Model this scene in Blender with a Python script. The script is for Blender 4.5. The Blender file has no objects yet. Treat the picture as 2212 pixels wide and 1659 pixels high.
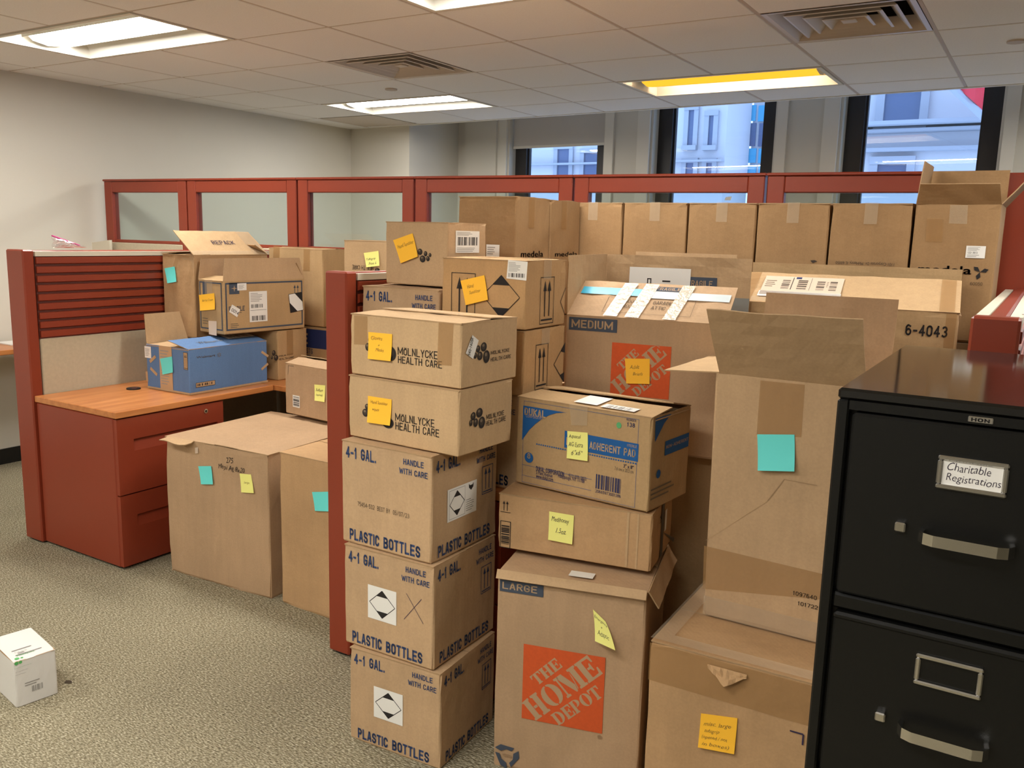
import bpy, math, random
import numpy as np
from mathutils import Matrix, Vector
random.seed(7)
PI = math.pi
R = math.radians

# ------------------------------------------------------------------ camera
FPX, CX, CY, EYE = 1868.83, 1106.0, 829.5, 1.55
_yaw, _pit, _rol = R(31.446), R(9.7726), R(-1.4634)
_F = np.array([-math.sin(_yaw)*math.cos(_pit), math.cos(_yaw)*math.cos(_pit), -math.sin(_pit)])
_r = np.array([math.cos(_yaw), math.sin(_yaw), 0.0])
_d = np.cross(_F, _r)
RT = _r*math.cos(_rol) + _d*math.sin(_rol)
DN = -_r*math.sin(_rol) + _d*math.cos(_rol)
CAMPOS = np.array([0, 0, EYE])
cam_data = bpy.data.cameras.new('camera')
cam = bpy.data.objects.new('camera', cam_data)
COL = bpy.context.scene.collection
COL.objects.link(cam)
cam_data.sensor_fit = 'HORIZONTAL'
cam_data.sensor_width = 36.0
cam_data.lens = FPX/2212*36
cam_data.clip_start = 0.02
cam.matrix_world = Matrix(((RT[0], -DN[0], -_F[0], 0), (RT[1], -DN[1], -_F[1], 0), (RT[2], -DN[2], -_F[2], EYE), (0, 0, 0, 1)))
bpy.context.scene.camera = cam

# ------------------------------------------------------------------ world, exposure
SC = bpy.context.scene
world = bpy.data.worlds.new('world'); SC.world = world; world.use_nodes = True
bg = world.node_tree.nodes['Background']
bg.inputs[0].default_value = (0.42, 0.62, 1.0, 1); bg.inputs[1].default_value = 2.5
SC.view_settings.view_transform = 'Standard'
SC.view_settings.look = 'None'
SC.view_settings.gamma = 1.0
SC.view_settings.use_curve_mapping = False
SC.view_settings.exposure = 0.31
TUBE = 33.0                                   # radiance of the fluorescent diffusers
TUBE_COL = (1.0, 0.975, 0.93)

# ------------------------------------------------------------------ photo pixel -> ray
def ray(x, y):
    return RT*((x-CX)/FPX) + DN*((y-CY)/FPX) + _F
def at_z(x, y, z): d = ray(x, y); return CAMPOS + d*(z-EYE)/d[2]
def at_plane(x, y, o, n):
    d = ray(x, y); n = np.array(n, float); return CAMPOS + d*(np.dot(np.array(o, float)-CAMPOS, n)/np.dot(d, n))
# zoom windows the pixel readings were taken in: (scale, offset x, offset y)
Z0 = (1, 0, 0); Z4 = (2.989, 0, 380); Z5 = (3.19, 700, 380); Z6 = (3.19, 1200, 380); Z7 = (3.19, 1700, 340); Z8 = (2.962, 0, 800)
ZA = (3.95, 700, 880); ZB = (3.96, 700, 1240); ZQ = (3.771, 1040, 820); ZD = (3.3245, 1030, 1160); ZE = (3.456, 1380, 820)
ZF = (3.6146, 1380, 1200); ZK = (5.53, 560, 500); ZH = (4.254, 1220, 520); ZW = (7.215, 0, 1330); ZT = (3.456, 1360, 620)
def zp(z, p): return (z[1]+p[0]/z[0], z[2]+p[1]/z[0])

# ------------------------------------------------------------------ materials
MATS = {}
def srgb(r, g, b):
    return tuple(((c/255)/12.92 if c/255 <= .04045 else ((c/255+.055)/1.055)**2.4) for c in (r, g, b)) + (1,)
def mat(name, rgb, rough=.7, metal=0, alpha=1, spec=.5, emit=None, es=0, coat=0, bump=None, noise=None, trans=0):
    if name in MATS: return MATS[name]
    m = bpy.data.materials.new(name); m.use_nodes = True; MATS[name] = m
    nt = m.node_tree; b = nt.nodes['Principled BSDF']
    c = srgb(*rgb)
    b.inputs['Base Color'].default_value = c
    b.inputs['Roughness'].default_value = rough
    b.inputs['Metallic'].default_value = metal
    b.inputs['Alpha'].default_value = alpha
    b.inputs['Specular IOR Level'].default_value = spec
    b.inputs['Coat Weight'].default_value = coat
    b.inputs['Transmission Weight'].default_value = trans
    if emit: b.inputs['Emission Color'].default_value = (*emit, 1); b.inputs['Emission Strength'].default_value = es
    if noise or bump:
        tc = nt.nodes.new('ShaderNodeTexCoord')
    if noise:
        sc, amt = noise[:2]
        n = nt.nodes.new('ShaderNodeTexNoise'); n.inputs['Scale'].default_value = sc; n.inputs['Detail'].default_value = 5
        nt.links.new(tc.outputs['Object'], n.inputs['Vector'])
        mp = nt.nodes.new('ShaderNodeMapRange'); mp.inputs['From Min'].default_value = .3; mp.inputs['From Max'].default_value = .7
        mp.inputs['To Min'].default_value = 1-amt; mp.inputs['To Max'].default_value = 1+amt
        nt.links.new(n.outputs['Fac'], mp.inputs['Value'])
        mx = nt.nodes.new('ShaderNodeMix'); mx.data_type = 'RGBA'; mx.blend_type = 'MULTIPLY'; mx.inputs[0].default_value = 1
        mx.inputs[6].default_value = c; nt.links.new(mp.outputs[0], mx.inputs[7]); nt.links.new(mx.outputs[2], b.inputs['Base Color'])
    if bump:
        sc, st = bump
        n = nt.nodes.new('ShaderNodeTexNoise'); n.inputs['Scale'].default_value = sc; n.inputs['Detail'].default_value = 3
        nt.links.new(tc.outputs['Object'], n.inputs['Vector'])
        bp = nt.nodes.new('ShaderNodeBump'); bp.inputs['Strength'].default_value = st; bp.inputs['Distance'].default_value = .01
        nt.links.new(n.outputs['Fac'], bp.inputs['Height']); nt.links.new(bp.outputs[0], b.inputs['Normal'])
    return m

def cardboard(name, rgb, stain=.10, rough=.82, flute=.35, wear=.5):
    """kraft board: mottled fibre colour, fine flecks, faint flute lines and soft dents"""
    if name in MATS: return MATS[name]
    m = bpy.data.materials.new(name); m.use_nodes = True; MATS[name] = m
    nt = m.node_tree; b = nt.nodes['Principled BSDF']; L = nt.links.new
    c = srgb(*rgb); b.inputs['Roughness'].default_value = rough; b.inputs['Specular IOR Level'].default_value = .3
    tc = nt.nodes.new('ShaderNodeTexCoord')
    def noise(sc, det, vec=None):
        n = nt.nodes.new('ShaderNodeTexNoise'); n.inputs['Scale'].default_value = sc; n.inputs['Detail'].default_value = det
        L(vec or tc.outputs['Object'], n.inputs['Vector']); return n.outputs['Fac']
    def rng(v, a, bb, lo=.3, hi=.7):
        r = nt.nodes.new('ShaderNodeMapRange'); r.inputs['From Min'].default_value = lo; r.inputs['From Max'].default_value = hi
        r.inputs['To Min'].default_value = a; r.inputs['To Max'].default_value = bb; L(v, r.inputs['Value']); return r.outputs[0]
    def mul(x, y):
        q = nt.nodes.new('ShaderNodeMath'); q.operation = 'MULTIPLY'; L(x, q.inputs[0]); L(y, q.inputs[1]); return q.outputs[0]
    mp = nt.nodes.new('ShaderNodeMapping'); mp.inputs['Scale'].default_value = (6, 6, .7); L(tc.outputs['Object'], mp.inputs['Vector'])
    streak = noise(7, 3, mp.outputs[0])
    # sparse wrinkles: thin ridges where a slow noise crosses its middle
    ab = nt.nodes.new('ShaderNodeMath'); ab.operation = 'SUBTRACT'; L(noise(2.3, 1.5), ab.inputs[0]); ab.inputs[1].default_value = .5
    aa = nt.nodes.new('ShaderNodeMath'); aa.operation = 'ABSOLUTE'; L(ab.outputs[0], aa.inputs[0])
    wr = rng(aa.outputs[0], 1.0, 0.0, 0.0, .006)
    wk = mul(wr, rng(noise(1.7, 2), 0, 1, .5, .62))
    k = mul(mul(rng(noise(3.2, 5), 1-stain, 1+stain*.7), rng(noise(160, 2), .955, 1.04)), rng(streak, .965, 1.03))
    mx = nt.nodes.new('ShaderNodeMix'); mx.data_type = 'RGBA'; mx.blend_type = 'MULTIPLY'; mx.inputs[0].default_value = 1
    k = mul(k, rng(wk, 1.0, 1+.10*wear, 0, 1))
    mx.inputs[6].default_value = c; L(k, mx.inputs[7]); L(mx.outputs[2], b.inputs['Base Color'])
    wv = nt.nodes.new('ShaderNodeTexWave'); wv.inputs['Scale'].default_value = 38; wv.inputs['Distortion'].default_value = .3
    wv.bands_direction = 'DIAGONAL'
    mp2 = nt.nodes.new('ShaderNodeMapping'); mp2.inputs['Scale'].default_value = (1, 1, 0); L(tc.outputs['Object'], mp2.inputs['Vector']); L(mp2.outputs[0], wv.inputs['Vector'])
    ad = nt.nodes.new('ShaderNodeMath'); ad.operation = 'MULTIPLY_ADD'; L(wv.outputs['Fac'], ad.inputs[0]); ad.inputs[1].default_value = .05*flute; L(noise(9, 4), ad.inputs[2])
    bp = nt.nodes.new('ShaderNodeBump'); a2 = nt.nodes.new('ShaderNodeMath'); a2.operation = 'MULTIPLY_ADD'; L(wk, a2.inputs[0]); a2.inputs[1].default_value = .12*wear; L(ad.outputs[0], a2.inputs[2]); ad = a2
    bp.inputs['Strength'].default_value = .27; bp.inputs['Distance'].default_value = .02
    L(ad.outputs[0], bp.inputs['Height']); L(bp.outputs[0], b.inputs['Normal'])
    return m

KR_TAN = cardboard('kraft_tan', (188, 156, 119))
KR_PALE = cardboard('kraft_pale', (192, 160, 120))
KR_GREY = cardboard('kraft_grey', (181, 149, 115))
KR_ORANGE = cardboard('kraft_orange', (184, 146, 101), .12)
KR_MED = cardboard('kraft_row', (158, 124, 85), .12)
KR_WARM = cardboard('kraft_warm', (187, 150, 108), .14, wear=1.1)
KR_BROWN = cardboard('kraft_brown', (180, 148, 106), .12, wear=1.1)
KR_IN = cardboard('kraft_inside', (186, 154, 116))
KR_EDGE = cardboard('kraft_edge', (172, 141, 104), .2)
KR_BLUE = cardboard('print_blue_board', (94, 125, 168), .06)
INK_BLUE = mat('ink_blue', (44, 64, 104), .85, noise=(120, .12))
INK_NAVY = mat('ink_navy', (28, 42, 92), .8)
INK_DUKAL = mat('ink_bright_blue', (10, 86, 150), .7)
INK_SLATE = mat('ink_slate', (66, 74, 88), .85)
INK_BLACK = mat('ink_black', (32, 26, 24), .85)
INK_DK = mat('ink_dark_brown', (62, 50, 40), .85)
CREASE = mat('crease_shade', (160, 130, 96), .85)
INK_GREY = mat('ink_grey', (120, 104, 84), .85)
INK_LT = mat('ink_light_grey', (150, 146, 140), .8)
INK_ORANGE = mat('ink_orange', (206, 84, 32), .8, noise=(90, .05))
INK_KRAFT = mat('bare_kraft', (188, 156, 119), .85)
INK_KRAFT2 = mat('bare_kraft_grey', (178, 148, 114), .85)
INK_PURPLE = mat('ink_purple', (52, 40, 70), .8)
INK_GREEN = mat('ink_green', (90, 170, 110), .7)
PENCIL = mat('pencil_line', (128, 100, 48), .8)
PEN = mat('pen_line', (46, 36, 52), .8)
PAPER = mat('label_paper', (232, 229, 222), .5, noise=(8, .03))
PAPER2 = mat('label_paper_pink', (222, 200, 178), .4)
NOTE_O = mat('note_orange', (255, 192, 48), .75)
NOTE_Y = mat('note_yellow', (244, 240, 138), .75)
NOTE_T = mat('note_teal', (104, 222, 216), .75)
TAPE = mat('packing_tape', (178, 134, 82), .22, alpha=.42, spec=.6)
TAPE_CLR = mat('clear_tape', (214, 196, 168), .12, alpha=.28, spec=.8)
TAPE_TEAL = mat('teal_tape', (26, 170, 206), .3, alpha=.95)
TAPE_PALE = mat('pale_blue_tape', (196, 206, 208), .35, alpha=.9)
TAPE_GREY = mat('grey_tape', (136, 136, 130), .35)
TAPE_FOIL = mat('crinkled_tape', (214, 200, 178), .22, alpha=.75, spec=.8, bump=(60, .6))
TAPE_BLACK = mat('black_tape', (22, 20, 18), .3)
RED = mat('red_laminate', (138, 55, 33), .34, noise=(2, .04), bump=(420, .05))
RED_DK = mat('red_laminate_groove', (86, 34, 22), .6)
CREAM = mat('cream_fabric', (193, 180, 153), .95, noise=(60, .05), bump=(500, .25))
CREAM_PL = mat('cream_plastic', (214, 206, 186), .5)
BLACKM = mat('black_enamel', (13, 13, 12), .36, spec=.35, noise=(3, .15), bump=(700, .04))
BLACKTOP = mat('black_enamel_top', (16, 15, 14), .09, spec=.6)
CHROME = mat('chrome', (200, 198, 194), .22, metal=1)
BLACKP = mat('black_plastic', (20, 19, 18), .5)
WHITEP = mat('white_paint', (226, 221, 208), .6)
TILE = mat('ceiling_tile', (240, 238, 235), .95, noise=(150, .03), bump=(240, .12))
GRID = mat('ceiling_grid', (196, 182, 168), .7)
WALL = mat('wall_paint', (213, 208, 195), .9, noise=(1.2, .015), bump=(90, .03))
SHADE = mat('shade_fabric', (200, 195, 188), .95)
FRAME_W = mat('window_bronze', (38, 34, 32), .45)
VENT_W = mat('vent_white', (206, 194, 180), .45)
VENT_D = mat('vent_dark', (104, 96, 88), .9)
WHITEBOX = mat('white_carton', (220, 217, 211), .55, noise=(6, .02))
PLASTIC_W = mat('white_plastic', (232, 226, 218), .35)
STONE = mat('facade_stone', (196, 194, 198), .9, noise=(.6, .05))
STONE_D = mat('facade_stone_ledge', (166, 168, 176), .9)
FAC_WIN = mat('facade_window', (84, 98, 130), .25)
FAC_TEAL = mat('facade_teal_glass', (70, 164, 200), .2)
FLAG = mat('red_banner', (214, 46, 58), .8)

def wood_mat():
    m = bpy.data.materials.new('cherry_laminate'); m.use_nodes = True
    nt = m.node_tree; b = nt.nodes['Principled BSDF']; b.inputs['Roughness'].default_value = .32
    tc = nt.nodes.new('ShaderNodeTexCoord'); mp = nt.nodes.new('ShaderNodeMapping'); mp.inputs['Scale'].default_value = (14, 1.2, 14)
    n = nt.nodes.new('ShaderNodeTexNoise'); n.inputs['Scale'].default_value = 2.2; n.inputs['Detail'].default_value = 6
    cr = nt.nodes.new('ShaderNodeValToRGB')
    cr.color_ramp.elements[0].position = .3; cr.color_ramp.elements[0].color = srgb(176, 104, 52)
    cr.color_ramp.elements[1].position = .7; cr.color_ramp.elements[1].color = srgb(206, 136, 78)
    L = nt.links.new
    L(tc.outputs['Object'], mp.inputs['Vector']); L(mp.outputs[0], n.inputs['Vector']); L(n.outputs['Fac'], cr.inputs[0]); L(cr.outputs[0], b.inputs['Base Color'])
    return m
WOOD = wood_mat()
def carpet_mat():
    m = bpy.data.materials.new('loop_carpet'); m.use_nodes = True
    nt = m.node_tree; b = nt.nodes['Principled BSDF']; b.inputs['Roughness'].default_value = 1; b.inputs['Specular IOR Level'].default_value = .1
    L = nt.links.new; tc = nt.nodes.new('ShaderNodeTexCoord')
    mp = nt.nodes.new('ShaderNodeMapping'); mp.inputs['Scale'].default_value = (1, 2.6, 1); L(tc.outputs['Object'], mp.inputs['Vector'])
    v = nt.nodes.new('ShaderNodeTexVoronoi'); v.inputs['Scale'].default_value = 62; L(mp.outputs[0], v.inputs['Vector'])
    n = nt.nodes.new('ShaderNodeTexNoise'); n.inputs['Scale'].default_value = 95; n.inputs['Detail'].default_value = 4; L(mp.outputs[0], n.inputs['Vector'])
    n2 = nt.nodes.new('ShaderNodeTexNoise'); n2.inputs['Scale'].default_value = 1.6; n2.inputs['Detail'].default_value = 4; L(tc.outputs['Object'], n2.inputs['Vector'])
    cr = nt.nodes.new('ShaderNodeValToRGB')
    cr.color_ramp.elements[0].position = .30; cr.color_ramp.elements[0].color = srgb(92, 84, 66)
    cr.color_ramp.elements[1].position = .72; cr.color_ramp.elements[1].color = srgb(200, 192, 168)
    e = cr.color_ramp.elements.new(.5); e.color = srgb(142, 133, 108)
    L(n.outputs['Fac'], cr.inputs[0])
    mx = nt.nodes.new('ShaderNodeMix'); mx.data_type = 'RGBA'; mx.blend_type = 'MULTIPLY'; mx.inputs[0].default_value = 1
    mr = nt.nodes.new('ShaderNodeMapRange'); mr.inputs['From Min'].default_value = .3; mr.inputs['From Max'].default_value = .7; mr.inputs['To Min'].default_value = .88; mr.inputs['To Max'].default_value = 1.1
    L(n2.outputs['Fac'], mr.inputs['Value']); L(cr.outputs[0], mx.inputs[6]); L(mr.outputs[0], mx.inputs[7]); L(mx.outputs[2], b.inputs['Base Color'])
    bp = nt.nodes.new('ShaderNodeBump'); bp.inputs['Strength'].default_value = .8; bp.inputs['Distance'].default_value = .006
    L(v.outputs['Distance'], bp.inputs['Height']); L(bp.outputs[0], b.inputs['Normal'])
    return m
CARPET = carpet_mat()
def glass_mat(name, tint, gloss):
    m = bpy.data.materials.new(name); m.use_nodes = True; nt = m.node_tree; nt.nodes.clear(); L = nt.links.new
    o = nt.nodes.new('ShaderNodeOutputMaterial'); t = nt.nodes.new('ShaderNodeBsdfTransparent'); t.inputs[0].default_value = (*tint, 1)
    g = nt.nodes.new('ShaderNodeBsdfGlossy'); g.inputs['Roughness'].default_value = .01; g.inputs[0].default_value = (1, 1, 1, 1)
    lw = nt.nodes.new('ShaderNodeLayerWeight'); lw.inputs[0].default_value = .5
    pw = nt.nodes.new('ShaderNodeMath'); pw.operation = 'POWER'; pw.inputs[1].default_value = 5; L(lw.outputs['Facing'], pw.inputs[0])
    f = nt.nodes.new('ShaderNodeMath'); f.operation = 'MULTIPLY_ADD'; f.inputs[1].default_value = .9; f.inputs[2].default_value = .04; L(pw.outputs[0], f.inputs[0])
    k = nt.nodes.new('ShaderNodeMath'); k.operation = 'MULTIPLY'; k.inputs[1].default_value = gloss
    mx = nt.nodes.new('ShaderNodeMixShader'); L(f.outputs[0], k.inputs[0]); L(k.outputs[0], mx.inputs[0]); L(t.outputs[0], mx.inputs[1]); L(g.outputs[0], mx.inputs[2]); L(mx.outputs[0], o.inputs[0])
    return m
GLASS = glass_mat('window_glass', (.93, .96, .98), 1.4)
GLASS_P = glass_mat('partition_glass', (.86, .91, .90), 1.2)
CLEAR = glass_mat('clear_bag_film', (.93, .90, .92), 1.6)
def emis(name, col, s):
    m = bpy.data.materials.new(name); m.use_nodes = True; nt = m.node_tree; nt.nodes.clear()
    o = nt.nodes.new('ShaderNodeOutputMaterial'); e = nt.nodes.new('ShaderNodeEmission'); e.inputs[0].default_value = (*col, 1); e.inputs[1].default_value = s
    nt.links.new(e.outputs[0], o.inputs[0]); return m
LAMP = emis('lit_diffuser', TUBE_COL, TUBE)
LAMP_OR = emis('dim_orange_diffuser', (1.0, .46, .03), 1.15)
LAMP_SIDE = emis('failing_tube', (1.0, .80, .60), 26.0)

# ------------------------------------------------------------------ mesh helpers
class MB:
    def __init__(s): s.v = []; s.f = []; s.m = []; s.mats = []; s.smooth = False
    def mi(s, m):
        if m not in s.mats: s.mats.append(m)
        return s.mats.index(m)
    def add(s, vs, fs, m):
        o = len(s.v); k = s.mi(m); s.v += [tuple(float(c) for c in p) for p in vs]
        for f in fs: s.f.append(tuple(i+o for i in f)); s.m.append(k)
        return s
    def box(s, a, b, m, bev=0.0):
        (x0, y0, z0), (x1, y1, z1) = a, b
        if bev <= 0:
            vs = [(x, y, z) for z in (z0, z1) for y in (y0, y1) for x in (x0, x1)]
            return s.add(vs, [(0, 2, 3, 1), (4, 5, 7, 6), (0, 1, 5, 4), (2, 6, 7, 3), (0, 4, 6, 2), (1, 3, 7, 5)], m)
        e = min(bev, (x1-x0)/2.01, (y1-y0)/2.01, (z1-z0)/2.01); vs = []; idx = {}
        X, Y, Z = (x0, x1), (y0, y1), (z0, z1)
        for i in (0, 1):
            for j in (0, 1):
                for k in (0, 1):
                    sx, sy, sz = (1-2*i)*e, (1-2*j)*e, (1-2*k)*e
                    idx[i, j, k, 0] = len(vs); vs.append((X[i], Y[j]+sy, Z[k]+sz))
                    idx[i, j, k, 1] = len(vs); vs.append((X[i]+sx, Y[j], Z[k]+sz))
                    idx[i, j, k, 2] = len(vs); vs.append((X[i]+sx, Y[j]+sy, Z[k]))
        fs = []
        for i in (0, 1):
            q = [idx[i, 0, 0, 0], idx[i, 1, 0, 0], idx[i, 1, 1, 0], idx[i, 0, 1, 0]]; fs.append(q if i else q[::-1])
            q = [idx[0, i, 0, 1], idx[0, i, 1, 1], idx[1, i, 1, 1], idx[1, i, 0, 1]]; fs.append(q if i else q[::-1])
            q = [idx[0, 0, i, 2], idx[1, 0, i, 2], idx[1, 1, i, 2], idx[0, 1, i, 2]]; fs.append(q if i else q[::-1])
        for i in (0, 1):
            for j in (0, 1):
                q = [idx[i, j, 0, 0], idx[i, j, 0, 1], idx[i, j, 1, 1], idx[i, j, 1, 0]]; fs.append(q if (i+j) % 2 else q[::-1])
                q = [idx[0, i, j, 1], idx[0, i, j, 2], idx[1, i, j, 2], idx[1, i, j, 1]]; fs.append(q if (i+j) % 2 else q[::-1])
                q = [idx[i, 0, j, 0], idx[i, 0, j, 2], idx[i, 1, j, 2], idx[i, 1, j, 0]]; fs.append(q[::-1] if (i+j) % 2 else q)
                for k in (0, 1):
                    q = [idx[i, j, k, 0], idx[i, j, k, 1], idx[i, j, k, 2]]; fs.append(q if (i+j+k) % 2 else q[::-1])
        return s.add(vs, fs, m)
    def quad(s, pts, m): return s.add(pts, [tuple(range(len(pts)))], m)
    def tube(s, pts, r, m, n=8, caps=True):
        pts = [Vector(p) for p in pts]; vs = []; fs = []
        for i, p in enumerate(pts):
            t = (pts[min(i+1, len(pts)-1)]-pts[max(i-1, 0)]).normalized()
            a = t.cross(Vector((0, 0, 1)));
            if a.length < .1: a = t.cross(Vector((0, 1, 0)))
            a.normalize(); b = t.cross(a)
            rr = r[i] if isinstance(r, (list, tuple)) else r
            for k in range(n): q = p+a*rr*math.cos(2*PI*k/n)+b*rr*math.sin(2*PI*k/n); vs.append(q)
        for i in range(len(pts)-1):
            for k in range(n): fs.append((i*n+k, i*n+(k+1) % n, (i+1)*n+(k+1) % n, (i+1)*n+k))
        if caps: fs += [tuple(range(n)), tuple(range((len(pts)-1)*n, len(pts)*n))[::-1]]
        return s.add(vs, fs, m)
    def disc(s, c, r, n, m, N=20, h=0.0):
        c = Vector(c); n = Vector(n).normalized(); a = n.orthogonal().normalized(); b = n.cross(a)
        ring = [c+n*h+a*r*math.cos(2*PI*k/N)+b*r*math.sin(2*PI*k/N) for k in range(N)]
        if h == 0: return s.add(ring, [tuple(range(N))], m)
        low = [c+a*r*math.cos(2*PI*k/N)+b*r*math.sin(2*PI*k/N) for k in range(N)]
        return s.add(ring+low, [tuple(range(N))]+[(k, k+N, (k+1) % N+N, (k+1) % N) for k in range(N)], m)
    def build(s, name, parent=None, smooth=False):
        me = bpy.data.meshes.new(name); me.from_pydata(s.v, [], s.f)
        for m in s.mats: me.materials.append(m)
        me.polygons.foreach_set('material_index', s.m)
        if smooth: me.polygons.foreach_set('use_smooth', [True]*len(s.f))
        me.update()
        o = bpy.data.objects.new(name, me); COL.objects.link(o)
        if parent is not None: o.parent = parent
        return o
def tag(o, label, cat, group=None):
    o['label'] = label; o['category'] = cat
    if group: o['group'] = group
    return o
def struct(o): o['kind'] = 'structure'; return o
def empty(name, loc=(0, 0, 0), rz=0.0):
    o = bpy.data.objects.new(name, None); COL.objects.link(o); o.location = loc; o.rotation_euler = (0, 0, rz); o.empty_display_size = .05
    return o
def copy_tree(o, parent=None):
    c = o.copy(); COL.objects.link(c); c.parent = parent
    for ch in list(o.children):
        if ch is not c: copy_tree(ch, c)
    return c

# text outlines as triangles, normalised to the unit square
_tc = {}
def glyphs(s, bold=0.0, shear=0.0, wob=0.0):
    key = (s, bold, shear, wob)
    if key in _tc: return _tc[key]
    cu = bpy.data.curves.new('text', 'FONT'); cu.body = s; cu.offset = min(bold, 0)*.42; cu.shear = shear; cu.resolution_u = 3
    o = bpy.data.objects.new('text', cu); COL.objects.link(o)
    dg = bpy.context.evaluated_depsgraph_get(); dg.update()
    me = bpy.data.meshes.new_from_object(o.evaluated_get(dg))
    vs = [(v.co.x, v.co.y) for v in me.vertices]; fs = [tuple(p.vertices) for p in me.polygons]
    bpy.data.objects.remove(o); bpy.data.curves.remove(cu); bpy.data.meshes.remove(me)
    if bold > 0:
        b = bold*.42; V = []; Fc = []
        for k, (dx, dy) in enumerate(((-b, 0), (b, 0), (0, -b*.7), (0, b*.7))):
            V += [(x+dx, y+dy) for x, y in vs]; Fc += [tuple(i+k*len(vs) for i in f) for f in fs]
        vs, fs = V, Fc
    if wob:
        rs = random.Random(s); p = [rs.uniform(0, 6.3) for _ in range(6)]
        vs = [(x+wob*math.sin(3.1*y+2.3*x+p[0])+wob*.6*math.sin(6*y+p[3]), y+wob*1.3*math.sin(2.7*x+p[1])+wob*.7*math.sin(5.9*x+p[2])) for x, y in vs]
    x0 = min(v[0] for v in vs); x1 = max(v[0] for v in vs); y0 = min(v[1] for v in vs); y1 = max(v[1] for v in vs)
    vs = [((x-x0)/max(x1-x0, 1e-6), (y-y0)/max(y1-y0, 1e-6)) for x, y in vs]
    _tc[key] = (vs, fs); return _tc[key]

# block capitals drawn as strokes: the condensed sans of the carton printing
def _el(cx, cy, rx, ry, a0, a1, n=8): return [(cx+rx*math.cos(R(a0+(a1-a0)*i/n)), cy+ry*math.sin(R(a0+(a1-a0)*i/n))) for i in range(n+1)]
_top = _el(.5, .72, .5, .28, 180, 0); _bot = _el(.5, .28, .5, .28, 0, -180)
_O = [_top+_bot+[_top[0]]]
STK = {'O': _O, '0': _O, 'Q': _O+[[(.6, .25), (1, -.05)]], 'C': [_el(.5, .72, .5, .28, 0, 180)+_el(.5, .28, .5, .28, 180, 360)],
 'G': [_el(.5, .72, .5, .28, 0, 180)+_el(.5, .28, .5, .28, 180, 360)+[(1, .47), (.55, .47)]],
 'S': [_el(.5, .74, .5, .26, 0, 180)+[(.06, .62), (.3, .53), (.7, .47), (.94, .38)]+_el(.5, .26, .5, .26, 0, -180)],
 'U': [[(0, 1), (0, .28)]+_el(.5, .28, .5, .28, 180, 360)+[(1, 1)]], 'J': [[(1, 1), (1, .28)]+_el(.5, .28, .5, .28, 0, -170)],
 'P': [[(0, 0), (0, 1), (.5, 1)]+_el(.5, .73, .5, .27, 90, -90)+[(0, .46)]], 'R': [[(0, 0), (0, 1), (.5, 1)]+_el(.5, .74, .5, .26, 90, -90)+[(0, .48)], [(.5, .48), (1, 0)]],
 'B': [[(0, 0), (0, 1), (.5, 1)]+_el(.5, .76, .45, .24, 90, -90)+[(0, .52)], [(0, .52), (.5, .52)]+_el(.5, .26, .5, .26, 90, -90)+[(0, 0)]],
 'D': [[(0, 0), (0, 1), (.4, 1)]+_el(.4, .68, .6, .32, 90, 0)+_el(.4, .32, .6, .32, 0, -90)+[(0, 0)]],
 'A': [[(0, 0), (.44, 1), (.56, 1), (1, 0)], [(.16, .28), (.84, .28)]], 'V': [[(0, 1), (.5, 0), (1, 1)]], 'E': [[(1, 0), (0, 0), (0, 1), (1, 1)], [(0, .52), (.85, .52)]],
 'F': [[(0, 0), (0, 1), (1, 1)], [(0, .52), (.85, .52)]], 'H': [[(0, 0), (0, 1)], [(1, 0), (1, 1)], [(0, .52), (1, .52)]], 'I': [[(.5, 0), (.5, 1)]], 'L': [[(0, 1), (0, 0), (1, 0)]],
 'T': [[(0, 1), (1, 1)], [(.5, 1), (.5, 0)]], 'N': [[(0, 0), (0, 1), (1, 0), (1, 1)]], 'M': [[(0, 0), (0, 1), (.5, .2), (1, 1), (1, 0)]], 'W': [[(0, 1), (.25, 0), (.5, .8), (.75, 0), (1, 1)]],
 'Y': [[(0, 1), (.5, .45), (1, 1)], [(.5, .45), (.5, 0)]], 'K': [[(0, 0), (0, 1)], [(1, 1), (0, .4)], [(.3, .58), (1, 0)]], 'X': [[(0, 0), (1, 1)], [(0, 1), (1, 0)]], 'Z': [[(0, 1), (1, 1), (0, 0), (1, 0)]],
 '1': [[(.1, .78), (.5, 1), (.5, 0)]], '2': [_el(.5, .72, .5, .28, 170, 0)+[(.9, .5), (0, 0), (1, 0)]], '3': [_el(.5, .75, .45, .25, 150, -90), _el(.5, .26, .5, .26, 90, -150)], '4': [[(.72, 0), (.72, 1), (0, .3), (1, .3)]],
 '5': [[(.95, 1), (.1, 1), (.05, .55)]+_el(.48, .32, .52, .32, 120, -150)], '6': [[(.85, .9), (.5, 1)]+_el(.5, .7, .5, .3, 100, 180)+_el(.5, .3, .5, .3, 180, 540, 14)], '7': [[(0, 1), (1, 1), (.35, 0)]],
 '8': [_el(.5, .76, .42, .24, 0, 360, 12), _el(.5, .27, .5, .27, 0, 360, 12)], '9': [[(.15, .1), (.5, 0)]+_el(.5, .3, .5, .3, -80, 0)+_el(.5, .7, .5, .3, 0, 360, 14)],
 '-': [[(.1, .45), (.9, .45)]], '.': [[(.5, 0), (.5, .03)]], '/': [[(0, 0), (1, 1)]], '"': [[(.2, 1), (.2, .75)], [(.8, 1), (.8, .75)]], '(': [_el(1, .5, .8, .6, 130, 230)], ')': [_el(0, .5, .8, .6, 50, -50)], '%': [[(0, 0), (1, 1)], _el(.2, .8, .2, .18, 0, 360, 8), _el(.8, .2, .2, .18, 0, 360, 8)]}
STK['Ö'] = [[(x, y*.84) for x, y in _O[0]], [(.28, .98), (.28, 1.0)], [(.72, .98), (.72, 1.0)]]
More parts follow.
